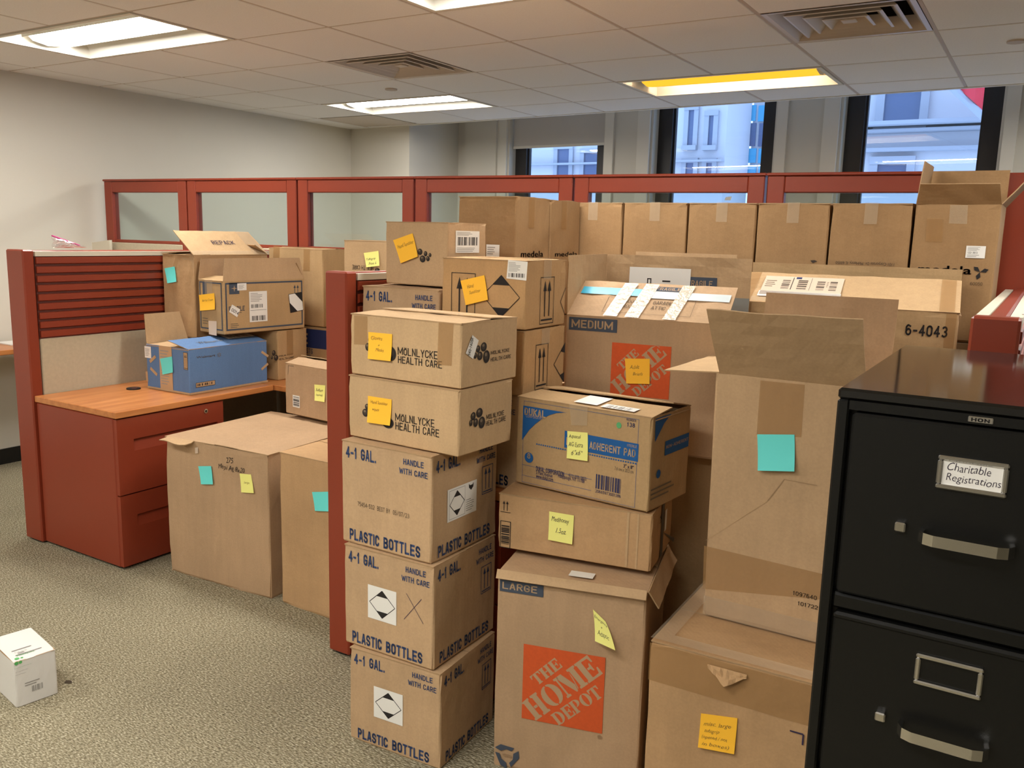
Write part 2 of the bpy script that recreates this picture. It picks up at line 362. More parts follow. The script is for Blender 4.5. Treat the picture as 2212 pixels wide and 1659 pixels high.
SW = {'I': .0, '1': .28, '.': .0, 'M': .74, 'W': .8, '-': .34, ' ': .34, '"': .3, '(': .25, ')': .25, '/': .5}
def strokes(s, t):
    key = ('stk', s, t)
    if key in _tc: return _tc[key]
    x = 0; V = []; Fc = []
    for ch in s:
        w = SW.get(ch, .46)
        for pl in STK.get(ch, []):
            q = [(x+t/2+a*w, t/2+b*(1-t)) for a, b in pl]
            for (a, b) in zip(q, q[1:]):
                dx, dy = b[0]-a[0], b[1]-a[1]; L = math.hypot(dx, dy)
                if L < 1e-6: continue
                ex, ey = dx/L, dy/L; e = t*.5 if L > .13 or len(pl) < 5 else t*.22; nx, ny = -ey*t/2, ex*t/2; k = len(V)
                V += [(a[0]-ex*e-nx, a[1]-ey*e-ny), (b[0]+ex*e-nx, b[1]+ey*e-ny), (b[0]+ex*e+nx, b[1]+ey*e+ny), (a[0]-ex*e+nx, a[1]-ey*e+ny)]; Fc.append((k, k+1, k+2, k+3))
        x += w+t+(.13 if ch != ' ' else 0)
    V = [(a, min(max(b, 0), 1)) for a, b in V]; X = max(a for a, b in V); x0 = min(a for a, b in V)
    _tc[key] = ([((a-x0)/(X-x0), b) for a, b in V], Fc); return _tc[key]

# heavy stencil slab letters for the orange logo
def _arc(cx, cy, rx, ry, a0, a1, n=10): return [(cx+rx*math.cos(R(a0+(a1-a0)*i/n)), cy+ry*math.sin(R(a0+(a1-a0)*i/n))) for i in range(n+1)]
def _stem(x0, x1): e = .07; return [(x0-e, 0), (x1+e, 0), (x1+e, .09), (x1, .12), (x1, .88), (x1+e, .91), (x1+e, 1), (x0-e, 1), (x0-e, .91), (x0, .88), (x0, .12), (x0-e, .09)]
def _half(x, y0, y1, w, th, sgn):
    cy = (y0+y1)/2; ry = (y1-y0)/2
    a = _arc(x, cy, w*sgn, ry, -90, 90); b = _arc(x, cy, (w-th)*sgn, ry*.86, 90, -90); return a+b
SLAB = {
 'H': [_stem(.09, .37), _stem(.63, .91), [(.40, .44), (.60, .44), (.60, .56), (.40, .56)]],
 'T': [[(.28, 0), (.72, 0), (.72, .09), (.64, .12), (.64, 1), (.36, 1), (.36, .12), (.28, .09)], [(.0, .66), (.07, .66), (.14, .87), (.32, .9), (.32, 1), (0, 1)], [(1, .66), (.93, .66), (.86, .87), (.68, .9), (.68, 1), (1, 1)]],
 'E': [_stem(.10, .42), [(.47, 0), (1, 0), (1, .36), (.92, .36), (.84, .12), (.47, .1)], [(.47, 1), (.97, 1), (.97, .66), (.89, .66), (.82, .88), (.47, .9)], [(.47, .45), (.62, .45), (.7, .32), (.76, .32), (.76, .68), (.7, .68), (.62, .55), (.47, .55)]],
 'O': [_half(.53, 0, 1, .47, .30, 1), _half(.47, 0, 1, .47, .30, -1)],
 'D': [_stem(.08, .36), _half(.42, 0, 1, .56, .30, 1)],
 'P': [_stem(.10, .40), _half(.46, .40, 1, .50, .30, 1)],
 'M': [_stem(.06, .13), _stem(.73, .95), [(.15, 1), (.38, 1), (.585, .30), (.515, .0), (.46, .0), (.16, .84)], [(.55, .05), (.60, .10), (.69, .60), (.69, .88), (.62, .40)]],
}

# ------------------------------------------------------------------ decal planes
class Plane:
    """a flat face of a thing, in the local space of its root; n points out"""
    def __init__(s, root, mw, o, u, v): s.root = root; s.mw = mw; s.o = Vector(o); s.u = Vector(u).normalized(); s.v = Vector(v).normalized(); s.n = s.u.cross(s.v)
    def uv(s, z, p):
        x, y = zp(z, p); inv = s.mw.inverted(); o = inv @ Vector(CAMPOS); d = inv.to_3x3() @ Vector(ray(x, y))
        t = (s.o-o).dot(s.n)/d.dot(s.n); q = o+d*t-s.o; return (q.dot(s.u), q.dot(s.v))
    def P(s, u, v, h=0.0): return s.o+s.u*u+s.v*v+s.n*h
class Dec:
    def __init__(s, pl, h=.0008): s.pl = pl; s.h = h; s.mb = MB()
    def up(s, k=1): s.h += .00025*k; return s
    def poly(s, pts, m): s.mb.quad([s.pl.P(a, b, s.h) for a, b in pts], m); return s
    def rect(s, x0, y0, x1, y1, m): return s.poly([(x0, y0), (x1, y0), (x1, y1), (x0, y1)], m)
    def frame(s, x0, y0, x1, y1, t, m):
        return s.rect(x0, y0, x1, y0+t, m).rect(x0, y1-t, x1, y1, m).rect(x0, y0+t, x0+t, y1-t, m).rect(x1-t, y0+t, x1, y1-t, m)
    def line(s, a, b, t, m):
        dx, dy = b[0]-a[0], b[1]-a[1]; L = math.hypot(dx, dy) or 1; nx, ny = -dy/L*t/2, dx/L*t/2
        return s.poly([(a[0]-nx, a[1]-ny), (b[0]-nx, b[1]-ny), (b[0]+nx, b[1]+ny), (a[0]+nx, a[1]+ny)], m)
    def ell(s, cx, cy, rx, ry, m, n=18): return s.poly([(cx+rx*math.cos(2*PI*k/n), cy+ry*math.sin(2*PI*k/n)) for k in range(n)], m)
    def text(s, t, x0, y0, x1, y1, m, bold=.02, shear=0, wob=0, rot=0):
        block = not wob and not shear and all(c in STK or c == ' ' for c in t)
        vs, fs = strokes(t, round(.095+max(bold, 0)*1.9, 3)) if block else glyphs(t, bold, shear, wob)
        w, h = x1-x0, y1-y0; out = []
        for a, b in vs:
            x, y = a*w, b*h
            if rot: x, y = x*math.cos(rot)-y*math.sin(rot), x*math.sin(rot)+y*math.cos(rot)
            out.append(s.pl.P(x0+x, y0+y, s.h))
        s.mb.add(out, fs, m); return s
    def tpx(s, t, z, bl, tr, m, bold=.02, shear=0, wob=0):
        a = s.pl.uv(z, bl); b = s.pl.uv(z, tr); return s.text(t, a[0], a[1], b[0], b[1], m, bold, shear, wob)
    def qpx(s, z, pts, m): return s.poly([s.pl.uv(z, p) for p in pts][::-1], m)
    def bars(s, x0, y0, x1, y1, m, n=26, vert=True, seed=1):
        rs = random.Random(seed); ws = [rs.choice((1, 1, 2, 3)) for _ in range(2*n)]; T = sum(ws); c = 0
        for i, w in enumerate(ws):
            if i % 2 == 0:
                a, b = c/T, (c+w)/T
                if vert: s.rect(x0+(x1-x0)*a, y0, x0+(x1-x0)*b, y1, m)
                else: s.rect(x0, y0+(y1-y0)*a, x1, y0+(y1-y0)*b, m)
            c += w
        return s
    def lines(s, x0, y0, x1, y1, n, m, seed=3):
        rs = random.Random(seed); p = (y1-y0)/n
        for i in range(n):
            e = x0+(x1-x0)*rs.uniform(.45, 1); s.rect(x0, y0+p*i+p*.25, e, y0+p*i+p*.62, m)
        return s
    def slab(s, word, o, ang, L, H, m, unit, gap=.04):
        ws = {'M': 1.25, 'H': 1.0, 'O': 1.0, 'E': .88, 'T': .95, 'D': 1.0, 'P': .92}; tot = sum(ws[c] for c in word)+gap*(len(word)-1); k = L/tot; x = 0
        ca, sa = math.cos(ang), math.sin(ang)
        for c in word:
            for pg in SLAB[c]:
                pts = [((x+px*ws[c])*k, py*H) for px, py in pg]
                q = [(o[0]+(a*ca-b*sa)*unit, o[1]+(a*sa+b*ca)*unit) for a, b in pts]
                q = [(min(max(a, 0), s.clip[0]), min(max(b, 0), s.clip[1])) for a, b in [(a-s.org[0], b-s.org[1]) for a, b in q]]
                s.poly([(a+s.org[0], b+s.org[1]) for a, b in q], m)
            x += ws[c]+gap
        return s
    def build(s, name, parent=None): return s.mb.build(name, parent or s.pl.root)
    def cut(s, name): s.build(name); s.mb = MB(); return s

# ------------------------------------------------------------------ cartons
def wavy(seed, amp):
    rs = random.Random(seed); P = [(rs.uniform(3, 14), rs.uniform(3, 14), rs.uniform(0, 6.3)) for _ in range(4)]
    return lambda u, v: amp*sum(math.sin(a*u+b*v+c) for a, b, c in P)/4
class Carton:
    _n = 0
    def __init__(s, name, label, M, yaw, w, d, h, board, top='closed', group=None, cat='box', crumple=.004, inside=None, gap=2.0, seam='x', wall=.004, lean=(0, 0), tape=True, cap=None):
        Carton._n += 1; s.seed = Carton._n
        s.w, s.d, s.h, s.board = w, d, h, board; s.inside = inside or KR_IN
        yw = R(yaw); cs, sn = math.cos(yw), math.sin(yw)
        cx = M[0]+(-w/2)*cs-(d/2)*sn; cy = M[1]+(-w/2)*sn+(d/2)*cs
        s.root = empty(name, (cx, cy, M[2]), yw); tag(s.root, label, cat, group)
        s.mw = Matrix.Translation((cx, cy, M[2])) @ Matrix.Rotation(yw, 4, 'Z')
        s.F = Plane(s.root, s.mw, (-w/2, -d/2, 0), (1, 0, 0), (0, 0, 1))
        s.Rt = Plane(s.root, s.mw, (w/2, -d/2, 0), (0, 1, 0), (0, 0, 1))
        s.T = Plane(s.root, s.mw, (-w/2, -d/2, h+.0012), (1, 0, 0), (0, 1, 0))
        s._body(top, crumple, wall, lean)
        if top == 'closed':
            if seam == 'x':       # seam runs along x, flaps hinge on front and back
                s.flap('front', d/2-.001, gap*.4, hinge_up=.0); s.flap('back', d/2-.001, gap, hinge_up=.0)
            else:
                s.flap('left', w/2-.001, gap*.4); s.flap('right', w/2-.001, gap)
    def _ring(s, inset, z, seed, crumple, lean):
        w, d = s.w/2-inset, s.d/2-inset; r = max(.006-inset, .001); N = 7; pts = []; rs = random.Random(seed)
        cor = [(w-r, -d+r, -90), (w-r, d-r, 0), (-w+r, d-r, 90), (-w+r, -d+r, 180)]
        for ci, (cx, cy, a0) in enumerate(cor):
            for k in range(3):
                a = R(a0+45*k); pts.append([cx+r*math.cos(a), cy+r*math.sin(a), 1, ci])
            nx, ny, na = cor[(ci+1) % 4]
            ax, ay = cx+r*math.cos(R(a0+90)), cy+r*math.sin(R(a0+90)); bx, by = nx+r*math.cos(R(na)), ny+r*math.sin(R(na))
            for k in range(1, N): t = k/N; pts.append([ax+(bx-ax)*t, ay+(by-ay)*t, 0, ci])
        out = []
        t = z/s.h
        for i, (x, y, c, ci) in enumerate(pts):
            rr = random.Random(seed*977+i)
            dent = rr.uniform(0, 1)*crumple*(.28 if c == 0 else (.9 if min(t, 1-t) < .12 else .35))
            L = math.hypot(x, y); zz = z
            if t > .99: zz = z-rr.uniform(0, 1)*crumple*.35
            f = 1-dent/L
            out.append((x*f+lean[0]*t, y*f+lean[1]*t, zz))
        return out
    def _body(s, top, crumple, wall, lean):
        mb = MB(); lv = [0, .015, .2, .4, .6, .8, .96, 1.0]; rings = []
        for i, t in enumerate(lv):
            rings.append(s._ring(0 if t not in (0,) else .003, t*s.h, s.seed*31+i, crumple, lean))
        n = len(rings[0]); vs = [p for r in rings for p in r]
        fs = [(i*n+k, i*n+(k+1) % n, (i+1)*n+(k+1) % n, (i+1)*n+k) for i in range(len(lv)-1) for k in range(n)]
        mb.add(vs, fs, s.board)
        mb.add(rings[0], [tuple(range(n))[::-1]], s.board)
        if top == 'closed':
            mb.add([(x*.985, y*.985, s.h-.006) for x, y, z in rings[-1]], [tuple(range(n))], s.board)
        else:
            ir = s._ring(wall, s.h, s.seed*31+90, 0, lean); ib = s._ring(wall, s.h*.12, s.seed*31+91, 0, lean)
            ir = [(x, y, rings[-1][i][2]) for i, (x, y, z) in enumerate(ir)]
            mb.add(rings[-1]+ir, [(k, (k+1) % n, (k+1) % n+n, k+n) for k in range(n)], KR_EDGE)
            mb.add(ir+ib, [(k, (k+1) % n, (k+1) % n+n, k+n) for k in range(n)], s.inside)
            mb.add(ib, [tuple(range(n))], s.inside)
        s.body = mb.build('body', s.root)
    def flap(s, side, length, ang, taper=0.0, board=None, inner=None, thick=.0035, curl=.0, amp=.0016, width=None, hinge_up=0.0, shift=0.0, twist=0.0, name='flap', lift=0.0):
        """ang: 0 lies closed, 90 stands up, 180 folded out flat"""
        w, d, h = s.w/2, s.d/2, s.h
        if side == 'front': o, u, inn, L = (-w, -d), (1, 0), (0, 1), s.w
        elif side == 'back': o, u, inn, L = (w, d), (-1, 0), (0, -1), s.w
        elif side == 'right': o, u, inn, L = (w, -d), (0, 1), (-1, 0), s.d
        else: o, u, inn, L = (-w, d), (0, -1), (1, 0), s.d
        Lw = width or L-.004; a = R(ang)
        up = Vector((0, 0, 1)); U = Vector((*u, 0)); I = Vector((*inn, 0))
        D = I*math.cos(a)+up*math.sin(a); Nn = up*math.cos(a)-I*math.sin(a)
        O = Vector((*o, h-.001+hinge_up))+U*((L-Lw)/2+shift)
        nu, nv = 10, 6; fn = wavy(s.seed*7+len(s.root.children), amp); A = []; B = []
        for j in range(nv+1):
            v = j/nv
            for i in range(nu+1):
                t = i/nu; ins = taper*v; x = ins+(Lw-2*ins)*t
                fade = min(1, v*2.5)
                k = fn(x*4, v*length*4)*fade+curl*v*v+twist*(t-.5)*v
                p = O+U*x+D*(length*v)+Nn*k; A.append(p); B.append(p-Nn*thick)
        W = nu+1; mb = MB()
        mb.add(A, [(j*W+i, j*W+i+1, (j+1)*W+i+1, (j+1)*W+i) for j in range(nv) for i in range(nu)], board or s.board)
        mb.add(B, [(j*W+i, (j+1)*W+i, (j+1)*W+i+1, j*W+i+1) for j in range(nv) for i in range(nu)], inner or s.inside)
        rim = [i for i in range(W)]+[j*W+nu for j in range(1, nv+1)]+[nv*W+i for i in range(nu-1, -1, -1)]+[j*W for j in range(nv-1, 0, -1)]
        n = len(rim)
        mb.add([A[i] for i in rim]+[B[i] for i in rim], [(k, k+n, (k+1) % n+n, (k+1) % n) for k in range(n)], KR_EDGE)
        mb.build(name, s.root)
        pl = Plane(s.root, s.mw, O, U, D); pl.L = Lw; pl.len = length
        pi = Plane(s.root, s.mw, O+U*Lw-Nn*thick, -U, D); return pl, pi
    def seam_tape(s, m=None, wid=.048, down=.07, at=None, axis='x', faces=('F',), top=True):
        """a strip of tape along the top seam that folds down the end faces"""
        m = m or TAPE; mb = MB(); e = .0016
        if axis == 'y':
            c = 0 if at is None else at; a, b = c-wid/2, c+wid/2; y0 = -s.d/2
            pts = [(y0-e, s.h-down), (y0-e, s.h+e), (s.d/2+e, s.h+e+.004), (s.d/2+e, s.h-down)]
            if not top: pts = pts[:2]
            vs = []
            for (y, z) in pts: vs += [(a, y, z), (b, y, z)]
            mb.add(vs, [(2*i, 2*i+1, 2*i+3, 2*i+2) for i in range(len(pts)-1)], m)
        else:
            c = 0 if at is None else at; a, b = c-wid/2, c+wid/2
            pts = [(-s.w/2-e, s.h-down), (-s.w/2-e, s.h+e), (s.w/2+e, s.h+e+.004), (s.w/2+e, s.h-down)]
            if not top: pts = pts[2:]; pts[0] = (s.w/2+e, s.h)
            vs = []
            for (x, z) in pts: vs += [(x, a, z), (x, b, z)]
            mb.add(vs, [(2*i, 2*i+2, 2*i+3, 2*i+1) for i in range(len(pts)-1)], m)
        return mb.build('tape', s.root)

NOTE_G = 'sticky notes on the boxes'
def note(pl, z, quad, col, label, lines=(), pen=PENCIL, curl=.006, name='sticky_note', base=.0018):
    """quad: TL TR BR BL read in the photo; the note is stuck along its top edge and its foot lifts a little"""
    q = [pl.uv(z, p) for p in quad]; TL, TR, BR, BL = [Vector((*a, 0)) for a in q]
    c = (TL+TR+BR+BL)/4; cw = pl.mw @ pl.P(c.x, c.y, 0)
    o = bpy.data.objects.new(name, bpy.data.meshes.new(name))
    def pos(a, b, h):     # a across, b down
        k = TL*(1-a)*(1-b)+TR*a*(1-b)+BR*a*b+BL*(1-a)*b
        lift = base+curl*b*b+h
        return (pl.mw @ pl.P(k.x, k.y, lift))-cw
    n = 6; vs = []; th = .0005
    for t in (0, -th):
        for j in range(n+1):
            for i in range(n+1): vs.append(pos(i/n, j/n, t))
    W = n+1; K = W*W
    fs = [(j*W+i, (j+1)*W+i, (j+1)*W+i+1, j*W+i+1) for j in range(n) for i in range(n)]
    fs += [(K+j*W+i, K+j*W+i+1, K+(j+1)*W+i+1, K+(j+1)*W+i) for j in range(n) for i in range(n)]
    rim = [i for i in range(W)]+[j*W+n for j in range(1, W)]+[n*W+i for i in range(n-1, -1, -1)]+[j*W for j in range(n-1, 0, -1)]
    b0 = len(vs); nr = len(rim); vs += [vs[i] for i in rim]+[vs[K+i] for i in rim]
    fs += [(b0+k, b0+(k+1) % nr, b0+nr+(k+1) % nr, b0+nr+k) for k in range(nr)]
    me = o.data; me.from_pydata(vs, [], fs); me.materials.append(col); me.polygons.foreach_set('use_smooth', [i < n*n for i in range(len(fs))]); me.update()
    COL.objects.link(o); o.location = cw; tag(o, label, 'sticky note', NOTE_G)
    if lines:
        mb = MB()
        for (t, a0, b0, a1, b1) in lines:
            g, f = glyphs(t, -.012, .25, .035)
            mb.add([pos(a0+(a1-a0)*x, b1+(b0-b1)*y, .0007) for x, y in g], f, pen)
        mb.build('handwriting', o)
    return o

def hazard(pl, x0, y0, x1, y1, name='hazard_label', white=True, strip=False):
    d = Dec(pl)
    if white: d.rect(x0, y0, x1, y1, PAPER).up()
    w, h = x1-x0, y1-y0
    if strip:
        sx = x0+w*.60; d.lines(sx+w*.03, y0+h*.1, x1-w*.03, y0+h*.5, 6, INK_LT)
        cx = (sx+x1)/2; e = w*.085
        d.poly([(cx-e, y0+h*.95), (cx-e*.5, y0+h*.89), (cx+e*.5, y0+h*.89), (cx+e, y0+h*.95), (cx+e*.9, y0+h*.82), (cx, y0+h*.73), (cx-e*.9, y0+h*.82)][::-1], INK_BLACK)
        d.frame(x0+w*.06, y0+h*.06, sx-w*.01, y1-h*.06, .0008, INK_BLACK)
        a, b, c, e2 = x0+w*.075, y0+h*.12, sx-w*.03, y1-h*.12
    else: a, b, c, e2 = x0+w*.06, y0+h*.09, x1-w*.05, y1-h*.09
    diamond(d, a, b, c, e2); return d.build(name)
def diamond(d, a, b, c, e, m=None, t=.0022):
    m = m or INK_BLACK; mx, my = (a+c)/2, (b+e)/2; k = .30
    P = [(mx, e), (c, my), (mx, b), (a, my)]
    for i in range(4): d.line(P[i], P[(i+1) % 4], t, m)
    hx = (c-a)/2*(1-(1-k)) ; hx = (c-a)/2*.46; hy = (e-b)/2*.46
    d.poly([(mx, e), (mx-hx, e-hy), (mx+hx, e-hy)], m); d.poly([(mx, b), (mx+hx, b+hy), (mx-hx, b+hy)], m)
def arrows(d, x0, y0, x1, y1, m, frame=True, bar=True, t=.0022):
    w, h = x1-x0, y1-y0
    if frame: d.frame(x0, y0, x1, y1, t, m)
    b0 = y0+h*(.16 if frame else .2)
    for k in (.34, .66):
        cx = x0+w*k; aw = w*.12
        d.rect(cx-w*.028, b0, cx+w*.028, y0+h*.76, m); d.poly([(cx-aw, y0+h*.70), (cx+aw, y0+h*.70), (cx, y0+h*.92)], m)
    if bar: d.rect(x0+w*(.1 if frame else 0), y0+h*.07, x1-w*(.1 if frame else 0), y0+h*.105, m)
def bubbles(pl, z, items, name='bubble_logo'):
    d = Dec(pl)
    for (x, y, rx, ry) in items:
        a = pl.uv(z, (x, y)); b = pl.uv(z, (x+rx, y)); c = pl.uv(z, (x, y-ry))
        r1, r2 = abs(b[0]-a[0]), abs(c[1]-a[1]); d.ell(a[0], a[1], r1, r2, INK_BLACK)
        d.h += .0002; d.ell(a[0]-r1*.12, a[1]+r2*.16, r1*.66, r2*.66, INK_DK); d.h += .0002; d.ell(a[0]-r1*.22, a[1]+r2*.36, r1*.36, r2*.30, INK_GREY); d.h -= .0004
    return d.build(name)
def home_logo(pl, z, bl, tr, paper, h=.0008):
    a = pl.uv(z, bl); b = pl.uv(z, tr); d = Dec(pl, h); w, hh = b[0]-a[0], b[1]-a[1]
    d.rect(a[0], a[1], b[0], b[1], INK_ORANGE).up(); d.org = a; d.clip = (w, hh)
    S = (w+hh)/2
    def P(u, v): return (a[0]+u*w, a[1]+v*hh)
    d.slab('THE', P(.185, .47), R(45), .44, .145, paper, S)
    d.slab('HOME', P(.178, -.005), R(44), 1.13, .285, paper, S)
    d.slab('DEPOT', P(.47, -.01), R(43), .74, .165, paper, S)
    return d.build('orange_logo')


# ================================================================== THE ROOM
ZC = 2.48                       # ceiling height
WX = -5.65                      # left wall
XR, YB = 5.2, -4.4              # walls outside the frame, to the right and behind the camera
EA, EB = np.array([-5.65, 6.262]), np.array([5.2, 5.595])       # line where the suspended ceiling stops short of the windows
def EY(x): t = (x-EA[0])/(EB[0]-EA[0]); return EA[1]+(EB[1]-EA[1])*t
SETB = .75
WA, WB = EA+[0, SETB], EB+[0, SETB]                                # window wall line
ZWIN = 2.86                       # window heads, hidden above the ceiling edge
def wy(x): t = (x-WA[0])/(WB[0]-WA[0]); return WA[1]+(WB[1]-WA[1])*t
WN = np.array([WA[1]-WB[1], WB[0]-WA[0], 0.0]); WN = -WN/np.linalg.norm(WN)        # faces the room
def on_win(x, y, off=0.0): return at_plane(x, y, (WA[0]+WN[0]*off, WA[1]+WN[1]*off, 0), WN)

m = MB(); m.quad([(WX, YB, 0), (XR, YB, 0), (XR, 7.4, 0), (WX, 7.4, 0)], CARPET); m.quad([(WX, YB, -.05), (WX, 7.4, -.05), (XR, 7.4, -.05), (XR, YB, -.05)], CARPET)
floor = struct(m.build('floor'))
# a dark scuff on the carpet
m = MB(); c0 = at_z(148, 1473, .0015); rs = random.Random(4)
m.quad([(c0[0]+.022*math.cos(a)*rs.uniform(.6, 1), c0[1]+.012*math.sin(a)*rs.uniform(.6, 1), .0015) for a in [2*PI*k/11 for k in range(11)]], mat('carpet_stain', (70, 58, 44), 1)); m.build('stain', floor)

m = MB(); m.box((WX-.12, YB, 0), (WX, 7.4, 3.0), WALL); wall_left = struct(m.build('wall_left'))
m = MB(); m.box((XR, YB, 0), (XR+.12, 7.4, 3.0), WALL); struct(m.build('wall_right'))
m = MB(); m.box((WX-.12, YB-.12, 0), (XR+.12, YB, 3.0), WALL); struct(m.build('wall_front'))
m = MB(); m.box((WX, YB, 0), (WX+.012, 6.24, .1), BLACKP); struct(m.build('baseboard_left'))

# window wall: piers between openings, real depth
def wseg(mb, xa, xb, z0, z1, dep, m, off=0.0):
    """box on the window wall between world x xa..xb, standing off the wall face by off, dep thick outwards"""
    vs = []
    for zz in (z0, z1):
        for (x, k) in ((xa, off), (xb, off), (xb, off-dep), (xa, off-dep)):
            vs.append((x+WN[0]*k, wy(x)+WN[1]*k, zz))
    mb.add(vs, [(0, 3, 2, 1), (4, 5, 6, 7), (0, 1, 5, 4), (1, 2, 6, 5), (2, 3, 7, 6), (3, 0, 4, 7)], m)
wins = []
for (pa, pb, py) in ((1100, 1303, 350), (1410, 1672, 300), (1818, 2160, 290)):
    wins.append((on_win(pa, py)[0], on_win(pb, py)[0]))
wins.append((.95, 1.95)); wins.append((2.6, 3.6))
SILL = .85
mb = MB(); x = WX
for (a, b) in wins:
    wseg(mb, x, a, 0, 3.0, .32, WALL); wseg(mb, a, b, 0, SILL, .32, WALL); wseg(mb, a, b, ZWIN+.02, 3.0, .32, WALL); x = b
wseg(mb, x, XR, 0, 3.0, .32, WALL)
xp = at_plane(884, 330, (EA[0], EA[1], 0), WN)[0]                 # near corner pier, flush with the ceiling edge
mb.add([(WX, EY(WX), 0), (xp, EY(xp), 0), (xp, EY(xp)+SETB, 0), (WX, EY(WX)+SETB, 0), (WX, EY(WX), 3.0), (xp, EY(xp), 3.0), (xp, EY(xp)+SETB, 3.0), (WX, EY(WX)+SETB, 3.0)], [(0, 1, 5, 4), (1, 2, 6, 5), (4, 5, 6, 7)], WALL)
struct(mb.build('wall_back'))
xa, xb = on_win(1012, 330)[0], on_win(1078, 330)[0]
mb = MB(); wseg(mb, xa, xb, 0, 2.98, .1, WALL, .05); struct(mb.build('trim_1'))
for k, (a, b) in enumerate(wins):
    mb = MB()
    for (p, q) in ((a-.13, a-.02), (b+.02, b+.10)): wseg(mb, p, q, 0, 2.98, .03, WHITEP, .025)
    wseg(mb, a-.13, b+.1, SILL-.04, SILL, .06, WHITEP, .05)
    struct(mb.build('trim_%d' % (k+2)))
    root = struct(empty('window_%d' % (k+1), ((a+b)/2, wy((a+b)/2), SILL)))
    def wpart(name, segs, m):
        q = MB()
        for s_ in segs: wseg(q, *s_[:4], s_[4], m, s_[5])
        o = q.build(name); o.parent = root; o.matrix_parent_inverse = Matrix.Translation(root.location).inverted(); return o
    fw = .085*(b-a)/.7
    wpart('frame', [(a, a+fw, SILL, ZWIN+.02, .05, -.10), (b-fw, b, SILL, ZWIN+.02, .05, -.10), (a+fw, b-fw, SILL, SILL+.06, .05, -.10), (a+fw, b-fw, ZWIN-.04, ZWIN+.02, .05, -.10)], FRAME_W)
    wpart('sash', [(a+fw*.72, a+fw*1.12, SILL, ZWIN, .035, -.13), (b-fw*1.12, b-fw*.72, SILL, ZWIN, .035, -.13)], FRAME_W)
    wpart('pane', [(a+fw, b-fw, SILL+.06, ZWIN-.04, .006, -.145)], GLASS)
# roller shade half down in the first window
a, b = wins[0]; zb = on_win(1200, 318, -.05)[2]
root = empty('roller_shade', ((a+b)/2, wy((a+b)/2)+.05, zb)); tag(root, 'grey fabric roller shade pulled part way down the narrow window', 'window shade')
def rpart(name, segs, m):
    q = MB()
    for s_ in segs: wseg(q, *s_[:4], s_[4], m, s_[5])
    o = q.build(name); o.parent = root; o.matrix_parent_inverse = Matrix.Translation(root.location).inverted()
rpart('fabric', [(a+.01, b-.01, zb+.02, ZWIN-.03, .004, -.05)], SHADE); rpart('hem_bar', [(a+.01, b-.01, zb, zb+.022, .012, -.046)], WHITEP)

# ---- suspended ceiling
PX0, PY0, T = -.540, 2.535, .607
ceil = MB()
def cpl(x0, y0, x1, y1, z, m=TILE): ceil.quad([(x0, y0, z), (x0, y1 or EY(x0), z), (x1, y1 or EY(x1), z), (x1, y0, z)], m)
XT0, XT1, YT0 = PX0-9*T, PX0+3*T, PY0-2*T
cpl(WX-.1, YB, XR, YT0, ZC); cpl(XT1, YT0, XR, None, ZC); cpl(WX-.1, YT0, XT1, None, ZC+.30)
cpl(WX-.1, YT0, XT0, None, ZC+.001)
ceil.quad([(WX-.1, YT0, ZC), (XT1, YT0, ZC), (XT1, YT0, ZC+.3), (WX-.1, YT0, ZC+.3)], TILE); ceil.quad([(XT1, YT0, ZC), (XT1, 5.95, ZC), (XT1, 5.95, ZC+.3), (XT1, YT0, ZC+.3)], TILE)
ceil.quad([(WX, EY(WX), ZC-.004), (WX, EY(WX), 3.0), (XR, EY(XR), 3.0), (XR, EY(XR), ZC-.004)], TILE); ceil.quad([(WX, EY(WX), 3.0), (WX, wy(WX), 3.0), (XR, wy(XR), 3.0), (XR, EY(XR), 3.0)], TILE)
ceiling = struct(ceil.build('ceiling'))
q = MB(); e = .012; q.add([(WX, EY(WX)-.02, ZC-.008), (XR, EY(XR)-.02, ZC-.008), (XR, EY(XR)+e, ZC-.008), (WX, EY(WX)+e, ZC-.008), (WX, EY(WX)-.02, ZC+.01), (XR, EY(XR)-.02, ZC+.01), (XR, EY(XR)+e, ZC+.03), (WX, EY(WX)+e, ZC+.03)], [(0, 1, 2, 3), (0, 4, 5, 1), (3, 2, 6, 7), (4, 7, 6, 5)], WHITEP); q.build('edge_trim', ceiling)
FIX = {(1, 0): "on", (1, 4): "on", (-7, 0): 'on', (-3, 0): 'on', (-7, 4): 'on', (-3, 4): 'orange'}      # grid cell of the fixtures' first tile (two tiles wide)
VENTS = [(-5, 2), (-1, 2), (-8, 5)]
used = set()
for (i, j) in FIX: used |= {(i, j), (i+1, j)}
used |= set(VENTS)
tm = MB(); g = .0075; tm.box((g, g, 0), (T-g, T-g, .015), TILE, .004); tile0 = None
for i in range(-9, 3):
    for j in range(-2, 7):
        if (i, j) in used: continue
        x, y = PX0+i*T, PY0+j*T; ym = EY(x+T/2)
        if y > ym-.03: continue
        if y+T > ym:
            tq = MB(); tq.box((g, g, 0), (T-g, ym-y, .015), TILE, .004); o = tq.build('ceiling_tile', ceiling); o.location = (x, y, ZC-.004); continue
        if tile0 is None: tile0 = tm.build('ceiling_tile', ceiling); o = tile0
        else: o = tile0.copy(); COL.objects.link(o); o.parent = ceiling
        o.location = (x, y, ZC-.004)
for i in range(-9, 4):
    y = YT0
    for (fi, fj) in sorted(FIX, key=lambda k: k[1]):
        if fi+1 == i:
            q = MB(); q.box((PX0+i*T-.008, y, ZC-.002), (PX0+i*T+.008, PY0+fj*T, ZC+.02), GRID); q.build('grid_bar', ceiling); y = PY0+(fj+1)*T
    q = MB(); q.box((PX0+i*T-.008, y, ZC-.002), (PX0+i*T+.008, EY(PX0+i*T), ZC+.02), GRID); q.build('grid_bar', ceiling)
